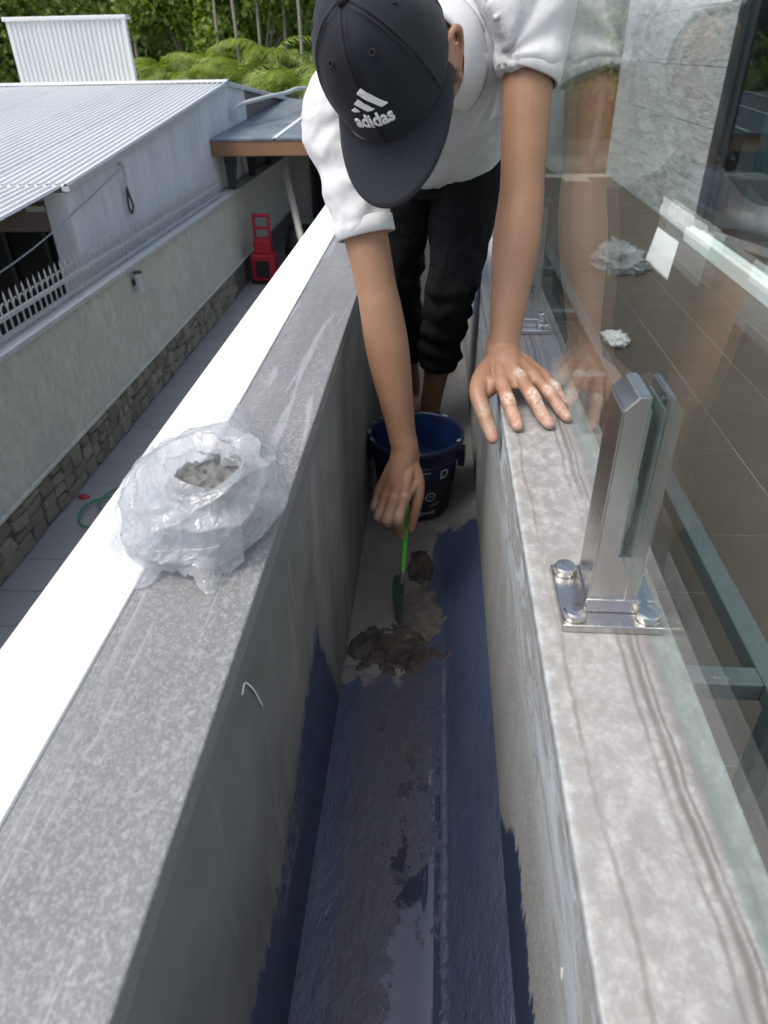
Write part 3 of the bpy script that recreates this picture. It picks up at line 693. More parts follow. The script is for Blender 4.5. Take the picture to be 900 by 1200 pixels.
def sheet_me(w_, y0, z0, y1, z1, ribs, amp=.022):
    v, f = [], []; prof = []
    for k in range(ribs):
        b = w_ * k / ribs; p = w_ / ribs
        prof += [(b, 0), (b + p * .45, 0), (b + p * .58, amp), (b + p * .87, amp)]
    prof.append((w_, 0)); ns = 5
    for s_ in range(ns + 1):
        t = s_ / ns
        for a, b in prof: v.append((a, y0 + (y1 - y0) * t, z0 + (z1 - z0) * t + b))
    n_ = len(prof)
    for s_ in range(ns):
        for k in range(n_ - 1): f.append((s_ * n_ + k, s_ * n_ + k + 1, (s_ + 1) * n_ + k + 1, (s_ + 1) * n_ + k))
    me = bpy.data.meshes.new('roof_sheet'); me.from_pydata(v, [], f); me.update()
    bm = bmesh.new(); bm.from_mesh(me); bmesh.ops.solidify(bm, geom=bm.faces[:], thickness=.004); bm.to_mesh(me); bm.free(); return me
front = sheet_me(.90, E0, ZE, RY, ZR, 10); back = sheet_me(.90, RY, ZR, E1, ZB, 10); low = sheet_me(.90, 3.2, ZE - .28, E0 + .2, ZE - .006, 10)
for k in range(13):
    x = HX + .07 - .9 * (k + 1)
    for me_, dz in ((front, 0), (back, 0)):
        o = obj('roof_sheet', me_, M['roof'], loc=(x, 0, (k % 2) * .004)); o.parent = rf
    if k: o = obj('roof_sheet', low, M['roof'], loc=(x + .82, 0, (k % 2) * .004)); o.parent = rf
rc = mk('ridge_cap', [(-15, RY - .2, ZR + .012), (HX + .08, RY - .2, ZR + .012), (HX + .08, RY, ZR + .045), (-15, RY, ZR + .045), (-15, RY + .2, ZR - .005), (HX + .08, RY + .2, ZR - .005)], [(0, 1, 2, 3), (3, 2, 5, 4)], M['roof']); rc.parent = rf
vg = Geo(); vg.add(gable_prism(HX + .0, HX + .075, [(E0, ZE - .05), (E0, ZE - .006), (RY, ZR - .006), (E1, ZB - .006), (E1, ZB - .05), (RY, ZR - .05)])); vb = mk('verge_board', vg.v, vg.f, M['rail_paint']); vb.parent = rf
# raised rear block clad in the same sheets
rb = empty('raised_block', (-8, 13.7, GZ)); tag(rb, 'taller block clad in white corrugated sheet behind the roof', 'building')
X0, X1 = -7.30, -5.25
box('core', (X0 + .02, X1 - .02, 13.80, 13.95, GZ, 1.46), M['rail_paint'], rb)
wl = sheet_me(.5125, 0, 0, 1.04, 0, 6, .02)
for k in range(4):
    o = obj('cladding_sheet', wl, M['roof']); o.parent = rb; o.matrix_parent_inverse = Matrix.Translation(rb.location).inverted()
    o.matrix_basis = Matrix.Translation((X0 + .5125 * k, 13.79, .46)) @ Matrix.Rotation(math.radians(90), 4, 'X')
box('top_cap', (X0 - .03, X1 + .05, 13.74, 13.95, 1.47, 1.53), M['roof'], rb, bev=.01)
box('corner_flashing', (X1 - .025, X1 + .02, 13.745, 13.83, .45, 1.468), M['roof'], rb)
# overhead cable and its hook
hk = empty('cable_hook', (HX, 8.55, -.3)); tag(hk, 'dark cable clamp hanging on the pale gable wall', 'hook')
part(tube('hook_loop', [(HX + .05, 8.55, -.28), (HX + .05, 8.52, -.38), (HX + .05, 8.50, -.5), (HX + .05, 8.56, -.57), (HX + .05, 8.63, -.5), (HX + .05, 8.59, -.4), (HX + .05, 8.55, -.3)], .013, M['dark_metal'], n=8), hk)
part(tube('stem', [(HX - .01, 8.55, -.05), (HX + .06, 8.55, -.06), (HX + .05, 8.55, -.28)], .016, M['rail_paint'], n=8), hk)
o = tube('overhead_cable', [(HX + .06, 8.55, -.07), (HX + .03, 7.4, -.28), (HX - .02, 6.0, -.50), (HX - .1, 4.0, -.62), (HX - .2, 1.5, -.6)], .007, M['wire'], n=6); tag(o, 'pale cable running from the gable wall hook across the porch', 'cable')
# ---- canopy
ca = empty('canopy', (-2, 14, GZ)); tag(ca, 'lean-to canopy of blue grey sheets with a brown fascia', 'canopy')
CY0, CY1 = 12.3, 18.6; cz0, cz1 = -.19, .02
box('fascia', (-3.635, .6, CY0 - .05, CY0, cz0 - .22, cz0 - .005), M['fascia'], ca, bev=.01)
for k in range(4):
    a, b = -3.63 + 1.06 * k, -3.63 + 1.06 * k + 1.03
    mkn('roof_panel', ([(a, CY0 - .06, cz0), (b, CY0 - .06, cz0), (b, CY1, cz1), (a, CY1, cz1), (a, CY0 - .06, cz0 + .03), (b, CY0 - .06, cz0 + .03), (b, CY1, cz1 + .03), (a, CY1, cz1 + .03)], [(0, 3, 2, 1), (4, 5, 6, 7), (0, 1, 5, 4), (1, 2, 6, 5), (2, 3, 7, 6), (3, 0, 4, 7)]), M['panel'], ca)
    mkn('cover_strip', ([(b - .02, CY0 - .061, cz0 + .031), (b + .05, CY0 - .061, cz0 + .031), (b + .05, CY1, cz1 + .031), (b - .02, CY1, cz1 + .031), (b - .02, CY0 - .061, cz0 + .045), (b + .05, CY0 - .061, cz0 + .045), (b + .05, CY1, cz1 + .045), (b - .02, CY1, cz1 + .045)], [(0, 3, 2, 1), (4, 5, 6, 7), (0, 1, 5, 4), (1, 2, 6, 5), (2, 3, 7, 6), (3, 0, 4, 7)]), M['white_frame'], ca)
for yy in (12.6, 14.1, 15.6, 17.1):
    mkn('bracket', ([(FX - .12, yy, ZT), (FX - .02, yy, ZT), (FX + .10, yy, cz0 - .05), (FX - .16, yy, cz0 - .05), (FX - .12, yy + .08, ZT), (FX - .02, yy + .08, ZT), (FX + .10, yy + .08, cz0 - .05), (FX - .16, yy + .08, cz0 - .05)], [(0, 3, 2, 1), (4, 5, 6, 7), (0, 1, 5, 4), (1, 2, 6, 5), (2, 3, 7, 6), (3, 0, 4, 7)]), M['dark_metal'], ca)
part(tube('drain_pipe', [(-3.58, 13.6, .03), (-3.5, 13.7, .20), (-3.2, 14.6, .28), (-3.0, 15.6, .30), (-2.9, 16.4, .34), (-2.75, 17.0, .30), (-2.7, 17.1, .12)], .035, M['rail_paint'], n=8), ca)
ew = empty('alley_end_wall', (-1.5, 17.6, GZ)); tag(ew, 'shaded rendered wall with a dark doorway at the alley end', 'wall')
box('wall_panel', (-3.4, -2.95, 17.6, 17.8, GZ, .0), M['boundary'], ew); box('wall_panel', (-1.1, 1.5, 17.6, 17.8, GZ, .0), M['boundary'], ew); box('header', (-2.949, -1.101, 17.6, 17.8, -.92, .0), M['boundary'], ew)
box('dark_doorway', (-2.949, -1.101, 17.74, 17.79, GZ, -.921), M['dark'], ew)
for a, b in ((-2.949, -2.86), (-1.18, -1.101)): box('door_frame', (a, b, 17.57, 17.735, GZ, -.921), M['dark_metal'], ew)
# things stored in the alley
PIPE = [(-2.71, 13.4, -.73), (-2.54, 13.0, -1.18), (-2.375, 12.6, -1.63), (-2.07, 11.87, -2.44)]
o = tube('leaning_pipe', PIPE, [.06, .06, .06, .06], M['pipe'], n=12, sub=2); tag(o, 'long cream pipe leaning in the shaded alley', 'pipe')
rs = empty('red_trolley', (-3.05, 12.6, GZ)); tag(rs, 'red plastic washer trolley standing against the boundary wall', 'trolley')
def rbx(nm, x0, x1, y0, y1, z0, z1, mt='red', bv=.02): box(nm, (-3.05 + x0, -3.05 + x1, 12.6 + y0, 12.6 + y1, GZ + z0, GZ + z1), M[mt], rs, bev=bv)
rbx('body', -.20, .20, -.16, .18, .07, .52); rbx('motor_cover', -.15, .15, -.10, .15, .521, .76); rbx('front_panel', -.12, .12, -.185, -.161, .14, .42, 'black', .005)
for sx in (-1, 1):
    rbx('handle_bar', sx * .13 - .025, sx * .13 + .025, .02, .09, .761, 1.10); 
    part(mk('wheel', *tube_geo([(-3.05 + sx * .205, 12.65, GZ + .10), (-3.05 + sx * .25, 12.65, GZ + .10)], [.10, .10], 16, 1, cap=False), M['black']), rs)
rbx('handle_grip', -.155, .155, .02, .09, 1.101, 1.16); rbx('handle_rung', -.104, .104, .03, .08, .90, .95)
o = crumple('dark_bin_bag', (-2.6, 13.4, GZ), .22, .22, .55, M['black'], 3, 30, .2); tag(o, 'black rubbish bag in the shaded alley by the pipe', 'bag')
pts = []
for k in range(40):
    a = k * .75; pts.append((-2.80 + .22 * math.cos(a) + .012 * k - .2, 5.35 + .30 * math.sin(a * 1.03) + .03 * k - .4, GZ + .03 + .004 * (k % 5)))
o = tube('garden_hose', pts, .009, M['green_wire'], n=6, sub=4); tag(o, 'tangled thin green hose on the grey alley pavers', 'hose')
o = crumple('red_litter', (FX + .12, 5.35, GZ + .0), .05, .03, .02, M['red'], 5, 16); tag(o, 'scrap of red litter at the foot of the stone plinth', 'litter')

# ================================================================== trees
def leaf_cloud(n, c, r, size, seed, flat=1.0):
    rg = np.random.default_rng(seed); u = rg.normal(size=(n, 3)); u /= np.linalg.norm(u, axis=1)[:, None]
    rad = rg.random(n) ** .38; P = u * rad[:, None]
    keep = fbm(P * 2.3 + seed, 2, seed) > -.22; P = P[keep]; P = P * np.array(r) * (1 + .25 * fbm(P * 1.7 + 9 + seed, 2, seed))[:, None] + np.array(c); n = len(P)
    a = rg.normal(size=(n, 3)); a[:, 2] -= .5; a /= np.linalg.norm(a, axis=1)[:, None]; b = rg.normal(size=(n, 3)); b -= a * (a * b).sum(1)[:, None]; b /= np.linalg.norm(b, axis=1)[:, None]
    L = size * (0.6 + .8 * rg.random(n))[:, None]; w_ = L * .42
    V = np.concatenate([P[:, None], (P + a * L * .5 + b * w_)[:, None], (P + a * L)[:, None], (P + a * L * .5 - b * w_)[:, None]], 1).reshape(-1, 3)
    F = np.arange(4 * n).reshape(-1, 4); return V, F
def fast_mesh(name, V, F):
    me = bpy.data.meshes.new(name); me.vertices.add(len(V)); me.vertices.foreach_set('co', V.ravel()); k = F.shape[1]
    me.loops.add(F.size); me.loops.foreach_set('vertex_index', F.ravel().astype(np.int32)); me.polygons.add(len(F)); me.polygons.foreach_set('loop_start', np.arange(len(F)) * k); me.polygons.foreach_set('loop_total', np.full(len(F), k)); me.update(); me.validate(); return me
def broad_tree(x, y, zc, r, mat, seed, lb, n=15000, trunk_r=.12, size=.17):
    t = empty('broadleaf_tree', (x, y, GZ)); tag(t, lb, 'tree', 'trees behind the houses'); rg = random.Random(seed); Vs, Fs, off = [], [], 0
    tk = Geo(); tk.add(tube_geo([(x, y, GZ), (x + rg.uniform(-.2, .2), y, (GZ + zc) / 2), (x, y, zc + r[2] * .4)], [trunk_r, trunk_r * .8, trunk_r * .4], 8, 3))
    for k in range(9):
        a = rg.uniform(0, 6.28); e = rg.uniform(-.5, .9); d = rg.uniform(.35, .75)
        c = (x + math.cos(a) * r[0] * d, y + math.sin(a) * r[1] * d, zc + e * r[2] * .8); s_ = rg.uniform(.38, .6)
        V, F = leaf_cloud(n // 9, c, (r[0] * s_, r[1] * s_, r[2] * s_), size, seed * 13 + k); Vs.append(V); Fs.append(F + off); off += len(V)
        tk.add(tube_geo([(x, y, zc - r[2] * .5), ((x + c[0]) / 2, (y + c[1]) / 2, zc - r[2] * .1), c], [trunk_r * .5, trunk_r * .3, trunk_r * .12], 6, 2))
    tk.build('trunk', M['bark'], t, smooth=True); part(obj('crown', fast_mesh('crown', np.concatenate(Vs), np.concatenate(Fs)), mat), t)
def palm(x, y, zc, seed, lb, L=1.9, nf=17):
    t = empty('palm_tree', (x, y, GZ)); tag(t, lb, 'palm', 'palms behind the houses'); rg = random.Random(seed); V, F = [], []
    part(mk('trunk', *tube_geo([(x, y, GZ), (x + .1, y, zc - .2), (x + .1, y, zc)], [.13, .10, .08], 8, 3), M['bark'], smooth=True), t)
    for k in range(nf):
        a = 2.4 * k + rg.uniform(-.3, .3); up = rg.uniform(.15, 1.25); ln = L * rg.uniform(.75, 1.15); d = Vector((math.cos(a), math.sin(a), 0)); sd_ = Vector((-math.sin(a), math.cos(a), 0))
        p0 = Vector((x + .1, y, zc)); m = 26; rib = []
        for i in range(m + 1):
            s_ = i / m; rib.append(p0 + d * (ln * s_ * math.cos(up * (1 - .5 * s_))) + Vector((0, 0, ln * (s_ * math.sin(up) - .75 * s_ * s_))))
        for i in range(2, m):
            s_ = i / m; ll = ln * .34 * math.sin(math.pi * min(1, s_ * .85 + .12)) ; tdir = (rib[i + 1] - rib[i - 1]).normalized()
            for sg in (-1, 1):
                e = rib[i] + (sd_ * sg * .85 + tdir * .55 + Vector((0, 0, -.35 - .2 * rg.random()))).normalized() * ll; w2 = tdir * .022; b0 = len(V)
                mid = (rib[i] + e) / 2 + Vector((0, 0, ll * .12)); V += [rib[i] - w2 * .5, rib[i] + w2 * .5, mid + w2, mid - w2, e]; F += [(b0, b0 + 1, b0 + 2, b0 + 3), (b0 + 3, b0 + 2, b0 + 4, b0 + 4)]
        for i in range(m):
            b0 = len(V); w2 = sd_ * .012; V += [rib[i] - w2, rib[i] + w2, rib[i + 1] + w2 * .8, rib[i + 1] - w2 * .8]; F.append((b0, b0 + 1, b0 + 2, b0 + 3))
    F = [q if len(set(q)) == 4 else q[:3] for q in F]
    part(mk('crown', V, F, M['leaf_p']), t)
hv, hf = [], []
for i in range(25):
    for k in range(9):
        xx = -60 + 5 * i; yy = 36 + 4 * k; hv.append((xx, yy, GZ - .2 + 14 * (1 - math.exp(-k * .35)) + 1.2 * math.sin(i * 1.7 + k)))
for i in range(24):
    for k in range(8): hf.append((i * 9 + k, (i + 1) * 9 + k, (i + 1) * 9 + k + 1, i * 9 + k + 1))
o = mk('hillside', hv, hf, M['leaf_b'], smooth=True); tag(o, kind='structure')
Vs, Fs, off = [], [], 0
for k in range(34):
    V, F = leaf_cloud(3200, (-26 + 1.35 * k + random.uniform(-1, 1), 34 + random.uniform(-2, 3), 1.5 + random.uniform(-2.5, 4.5)), (2.6, 2.0, 2.4), .30, 500 + k); Vs.append(V); Fs.append(F + off); off += len(V)
o = obj('distant_wood', fast_mesh('distant_wood', np.concatenate(Vs), np.concatenate(Fs)), M['leaf_b']); tag(o, 'dense dark green wood rising behind the houses', 'wood', kind='stuff')
broad_tree(-5.4, 25.0, 1.7, (2.3, 1.8, 2.4), M['leaf_a'], 1, 'leafy bright green tree directly behind the canopy roof')
broad_tree(-8.3, 26.5, 2.0, (2.2, 1.8, 2.5), M['leaf_a'], 2, 'bushy green tree rising beside the raised corrugated block')
broad_tree(-3.0, 28.0, 2.4, (2.4, 2.0, 3.0), M['leaf_b'], 3, 'dark green tree behind the man\'s capped head')
broad_tree(-13.4, 24.0, 1.2, (1.7, 1.7, 2.6), M['leaf_a'], 4, 'green tree on the far side of the raised corrugated block')
broad_tree(-11.2, 30.0, 3.2, (3.0, 2.0, 2.8), M['leaf_b'], 5, 'dark tree showing above the raised corrugated block')
broad_tree(4.6, 24.0, 1.6, (2.4, 2.0, 2.8), M['leaf_a'], 6, 'green tree seen through the glass beyond the stone wall')
broad_tree(2.0, 30.0, 2.4, (2.6, 2.0, 3.2), M['leaf_b'], 7, 'dark tree beyond the end of the glass balustrade')
for i, (x, y, zc, L, lb) in enumerate([(-4.0, 21.6, .1, 1.9, 'bright palm with drooping fronds just over the canopy'), (-5.6, 22.4, .3, 1.8, 'palm with arching fronds behind the gable ridge'), (-7.0, 22.0, .35, 1.7, 'low palm behind the far roof slope'), (-8.0, 22.6, .45, 1.8, 'palm between the raised block and the gable ridge'),
        (-2.9, 22.6, .1, 2.0, 'palm partly hidden by the man\'s cap'), (-5.0, 23.8, .75, 1.9, 'taller palm with pale yellow green fronds'), (-12.9, 21.4, -.2, 1.8, 'palm beyond the far side of the raised block'), (-6.9, 24.6, .6, 1.8, 'upright palm among the broadleaf trees')]):
    palm(x, y, zc, 40 + i, lb, L)
for i, (x, y, h, lean) in enumerate([(-6.55, 24.2, 6.5, .1), (-5.75, 23.6, 6.0, -.15), (-5.25, 24.0, 6.5, .05), (-4.6, 24.4, 6.2, .12), (-3.9, 23.4, 6.4, -.08)]):
    t = empty('slender_tree', (x, y, GZ)); tag(t, ['slender pale trunk nearest the raised corrugated block', 'slender pale trunk leaning slightly over the gable ridge', 'slender pale trunk straight above the canopy drain pipe', 'slender pale trunk above the blue grey canopy sheets', 'slender pale trunk beside the man\'s cap'][i], 'tree', 'slender pale trunks')
    part(tube('trunk', [(x, y, GZ), (x + lean * .5, y, h * .4), (x + lean, y, h)], [.06, .045, .03], M['bark'], n=8), t)
    V, F = leaf_cloud(500, (x + lean, y, h), (.7, .7, .8), .4, 900 + i); part(obj('crown', fast_mesh('crown', V, F), M['leaf_a']), t)

# ================================================================== plastic bag of mortar on the coping
BC = np.array((-.246, .590, .584))
def bag_mesh():
    nu, ctrl = 300, [(.84, .003), (.98, .006), (1.06, .024), (1.05, .046), (.98, .064), (.86, .080), (.72, .090), (.60, .092), (.50, .086), (.44, .077), (.40, .066)]
    prof = cr(ctrl, 13); nv = len(prof); U = np.linspace(0, 2 * np.pi, nu, endpoint=False); rows = []
    for i, (rf_, h) in enumerate(prof):
        t = i / (nv - 1); lob = 1 + .07 * np.sin(2 * U + 2.2) + .06 * np.sin(3 * U + 1) + .04 * np.sin(5 * U)
        x = .080 * lob * rf_ * np.cos(U) + .026 * min(1, t * 1.6); y = .098 * lob * rf_ * np.sin(U) - .012 * min(1, t * 1.6); z = h * (1 + .12 * np.sin(U + .6) * (h > .04))
        rows.append(np.stack([x, y, z], 1))
    P = np.concatenate(rows); t = np.repeat(np.linspace(0, 1, nv), nu); u = np.tile(U, nv); rad = P * np.array((1, 1, .0)); rad /= np.linalg.norm(rad, axis=1)[:, None] + 1e-6
    wn_ = fbm(P * 14, 2, 4)
    swirl = 1 - 2 * np.abs(np.sin(u * 1.5 + t * 13 + 1.4 * wn_)) + .6 * (1 - 2 * np.abs(np.sin(u * 2.5 - t * 9 + 2 + 1.6 * wn_)))
    d = (.0042 * swirl + .0085 * creases(P, 1) + .0055 * creases(P * 2.2, 5)) * np.clip(t * 7, 0, 1)
    P = P + (rad * .85 + np.array((0, 0, .5))) * d[:, None]; P[:, 2] = np.maximum(P[:, 2], .0015); P = P + BC
    F = []
    for i in range(nv - 1):
        k = np.arange(nu); F.append(np.stack([i * nu + k, i * nu + (k + 1) % nu, (i + 1) * nu + (k + 1) % nu, (i + 1) * nu + k], 1))
    return P, np.concatenate(F)
bgr = empty('plastic_bag', tuple(BC)); tag(bgr, 'crumpled clear plastic bag of grey mortar on the stone coping', 'plastic bag')
V, F = bag_mesh(); V = (V - BC) * np.array((.92, .92, .92)) + BC; part(obj('bag_film', fast_mesh('bag_film', V, F), M['bag'], smooth=True), bgr)
def flap(name, pts_a, pts_b, seed, amp=.006, n=90, m=70):
    A = cr(pts_a, n // (len(pts_a) - 1)); B = cr(pts_b, n // (len(pts_b) - 1)); k = min(len(A), len(B)); t = np.linspace(0, 1, m)
    edge = 1 + .10 * fbm(np.stack([np.arange(k) * .11, np.full(k, seed), np.zeros(k)], 1), 3, seed)
    P = np.concatenate([A[i][None] * (1 - t[:, None] * edge[i]) + B[i][None] * t[:, None] * edge[i] for i in range(k)])
    c1, c2 = creases(P * 1.2, seed), creases(P * 1.5 + 3, seed + 4); P = P + np.stack([c2 * amp * .9, c1 * amp * .6, c1 * amp * 1.3], 1); P[:, 2] = np.maximum(P[:, 2], BC[2] + .0022 + .0012 * np.abs(c2))
    P = (P - BC) * .92 + BC
    F = [(i * m + j, i * m + j + 1, (i + 1) * m + j + 1, (i + 1) * m + j) for i in range(k - 1) for j in range(m - 1)]
    part(obj(name, fast_mesh(name, P, np.array(F)), M['bag'], smooth=True), bgr)
zc_ = BC[2]
flap('bag_flap', [(-.262, .665, zc_ + .078), (-.300, .63, zc_ + .075), (-.305, .565, zc_ + .068), (-.275, .515, zc_ + .052)], [(-.30, .70, zc_ + .05), (-.345, .645, zc_ + .03), (-.338, .565, zc_ + .008), (-.305, .500, zc_ + .004)], 3)
flap('bag_flap', [(-.285, .53, zc_ + .07), (-.25, .51, zc_ + .065), (-.21, .52, zc_ + .055), (-.18, .55, zc_ + .045)], [(-.275, .474, zc_ + .003), (-.237, .492, zc_ + .012), (-.197, .470, zc_ + .004), (-.172, .515, zc_ + .008)], 8)
flap('bag_ear', [(-.252, .66, zc_ + .068), (-.225, .67, zc_ + .072), (-.195, .665, zc_ + .055), (-.176, .635, zc_ + .03)], [(-.268, .735, zc_ + .055), (-.238, .775, zc_ + .062), (-.205, .765, zc_ + .03), (-.170, .70, zc_ + .004)], 12, .006)
flap('bag_flap', [(-.285, .61, zc_ + .094), (-.262, .565, zc_ + .098), (-.235, .535, zc_ + .094), (-.205, .53, zc_ + .085)], [(-.312, .60, zc_ + .045), (-.285, .515, zc_ + .035), (-.24, .488, zc_ + .03), (-.19, .500, zc_ + .03)], 17, .006)
# mortar inside
nu = 60; v = [(0, 0, .068)]; f = []
for i in range(1, 14):
    for k in range(nu):
        a = 2 * math.pi * k / nu; r = i / 13 * .046; v.append((r * math.cos(a) * .95, r * math.sin(a) * 1.15, .066 + .008 * mnoise.noise((r * math.cos(a) * 60, r * math.sin(a) * 60, 3)) + .008 * mnoise.noise((r * math.cos(a) * 140, r * math.sin(a) * 140, 1))))
for k in range(nu): f.append((0, 1 + k, 1 + (k + 1) % nu))
for i in range(12):
    for k in range(nu): f.append((1 + i * nu + k, 1 + (i + 1) * nu + k, 1 + (i + 1) * nu + (k + 1) % nu, 1 + i * nu + (k + 1) % nu))
o = mk('mortar', [(p[0] * .92 + BC[0] + .024, p[1] * .92 + BC[1] - .011, p[2] * .92 + BC[2]) for p in v], f, M['dry_mortar'], smooth=True); tag(o, 'dry grey mortar heaped in the mouth of the plastic bag', 'mortar')

# ================================================================== paint bucket
BK = Vector((-.040, 1.535, .0)); bk = empty('paint_bucket', BK); tag(bk, 'navy paint bucket with printed label standing in the gutter', 'bucket')
def lathe(name, prof, mat, parent, nn=72, closed=False):
    v, f = [], []; m_ = len(prof)
    for i in range(nn):
        a = 2 * math.pi * i / nn
        for r, z in prof: v.append((BK.x + r * math.cos(a), BK.y + r * math.sin(a), BK.z + z))
    for i in range(nn):
        for k in range(m_ - (0 if closed else 1)):
            k2 = (k + 1) % m_; f.append((i * m_ + k, ((i + 1) % nn) * m_ + k, ((i + 1) % nn) * m_ + k2, i * m_ + k2))
    o = mk(name, v, f, mat, smooth=True); part(o, parent); return o
bh = .212; r0, r1 = .088, .113
rr = lambda z: r0 + (r1 - r0) * z / bh
lathe('shell', [(.002, .003), (r0 - .006, .003), (r0, .008), (rr(.10), .10), (rr(bh - .03), bh - .03), (rr(bh), bh - .008), (rr(bh) - .003, bh - .004), (rr(bh) - .004, bh - .012), (rr(.1) - .004, .1), (r0 - .004, .02), (.002, .02)], M['bucket'], bk)
lathe('rim', [(rr(bh) - .003, bh - .018), (rr(bh) + .006, bh - .016), (rr(bh) + .0065, bh - .002), (rr(bh) + .003, bh + .002), (rr(bh) - .004, bh), (rr(bh) - .0045, bh - .01)], M['bucket'], bk, closed=True)
lathe('rib', [(rr(.165) - .001, .160), (rr(.165) + .004, .162), (rr(.165) + .004, .166), (rr(.165) - .001, .168)], M['bucket'], bk)
lathe('label_band', [(rr(.012) + .0006, .012), (rr(.125) + .0008, .125)], M['bucket_dark'], bk)
lathe('paint_fill', [(.001, .118), (rr(.118) - .0045, .118)], M['bucket_in'], bk)
lathe('inner_film', [(rr(.119) - .0046, .119), (rr(bh - .006) - .0046, bh - .006)], M['bucket_in'], bk)
def wrap(a, z, off=.0016): 
    r = rr(z) + off; return (BK.x + r * math.cos(a), BK.y + r * math.sin(a), BK.z + z)
def decal(name, pts2, mat, off=.0016):       # outline in (angle, height) on the bucket's side
    n_ = len(pts2); ca = sum(p[0] for p in pts2) / n_; cz = sum(p[1] for p in pts2) / n_
    part(mk(name, [wrap(*p, off) for p in pts2] + [wrap(ca, cz, off)], [(i, (i + 1) % n_, n_) for i in range(n_)], mat), bk)
def arc(cx, cz, R_, n_=28, asp=1 / .1): return [(cx + R_ * asp * math.cos(2 * math.pi * i / n_), cz + R_ * math.sin(2 * math.pi * i / n_)) for i in range(n_)]
A0 = math.radians(-72)
def text_mesh(body, size, bold=.0):
    c = bpy.data.curves.new('t', 'FONT'); c.body = body; c.size = size; c.align_x = 'CENTER'; c.offset = bold; c.resolution_u = 4
    o = bpy.data.objects.new('t', c); COL.objects.link(o); dg = bpy.context.evaluated_depsgraph_get(); me = bpy.data.meshes.new_from_object(o.evaluated_get(dg)); bpy.data.objects.remove(o); return me
me = text_mesh('D', .036, .0012); A_ = get_co(me); set_co(me, np.array([wrap(math.radians(-47) + p[0] / .105, .128 + p[1]) for p in A_])); part(obj('lettering', me, M['print_white']), bk)
oo, ii = arc(math.radians(-66), .080, .0135), arc(math.radians(-66), .080, .0108)
part(mk('emblem_ring', [wrap(*p) for p in oo] + [wrap(*p) for p in ii], [(i, (i + 1) % 28, 28 + (i + 1) % 28, 28 + i) for i in range(28)], M['print_white']), bk); decal('emblem_bar', [(math.radians(-70), .078), (math.radians(-62), .078), (math.radians(-62), .083), (math.radians(-70), .083)], M['print_grey'])
for z_ in (.056, .050): decal('print_stripe', [(math.radians(-85), z_), (math.radians(-60), z_ - .002), (math.radians(-50), z_ + .002), (math.radians(-50), z_ + .004), (math.radians(-60), z_), (math.radians(-85), z_ + .0015)], M['print_grey'])
decal('white_label', [(math.radians(-84), .020), (math.radians(-56), .020), (math.radians(-56), .038), (math.radians(-84), .038)], M['print_grey'])
decal('print_line', [(math.radians(-84), .150), (math.radians(-68), .153), (math.radians(-68), .156), (math.radians(-84), .153)], M['print_white'])
for a in (178, -8):   # bail ears
    c_ = wrap(math.radians(a), .165, .006); d_ = Vector((math.cos(math.radians(a)), math.sin(math.radians(a)), 0)); s_ = Vector((-d_.y, d_.x, 0))
    gq = Geo(); P = Vector(c_); vv = [P + s_ * (i * .014) + Vector((0, 0, k)) + d_ * e for e in (-.006, .010) for i, k in ((-1, -.03), (1, -.03), (1, .016), (-1, .016))]
    gq.add((vv, [(0, 1, 2, 3), (7, 6, 5, 4), (0, 4, 5, 1), (1, 5, 6, 2), (2, 6, 7, 3), (3, 7, 4, 0)])); gq.build('bail_ear', M['bucket'], bk)
hp_ = [Vector((BK.x + .121 * math.cos(math.radians(a)), BK.y + .121 * math.sin(math.radians(a)), .16 - .06 * math.sin(math.radians((a + 8) / 186 * 180)))) for a in range(-8, 179, 6)]
part(tube('bail_wire', hp_, .0022, M['galv'], n=6), bk)
for k in range(16):   # dried paint on the rim and runs down the side
    a = random.uniform(-2.6, .2); z_ = bh - .012; L = random.uniform(.008, .04); w_ = random.uniform(.008, .03)
    decal('paint_run', [(a - w_, z_), (a + w_, z_), (a + w_ * .6, z_ - L * .5), (a + w_ * .2, z_ - L), (a - w_ * .5, z_ - L * .7)], M['splash'] if k % 3 == 0 else M['bucket_in'], .0072 - .0045 * (L > .02))
for k in range(12):
    a = random.uniform(1.6, 4.4) if k < 7 else random.uniform(0, 6.28); w_ = random.uniform(.03, .14)
    pp = [(BK.x + (rr(bh) + q) * math.cos(a + w_ * s_), BK.y + (rr(bh) + q) * math.sin(a + w_ * s_), bh + .0032) for q, s_ in ((-.003, -1), (.004, -.8), (.0055, 0), (.003, 1), (-.002, .6))]
    part(mk('paint_splash', pp, [(0, 1, 2, 3, 4)], M['splash']), bk)

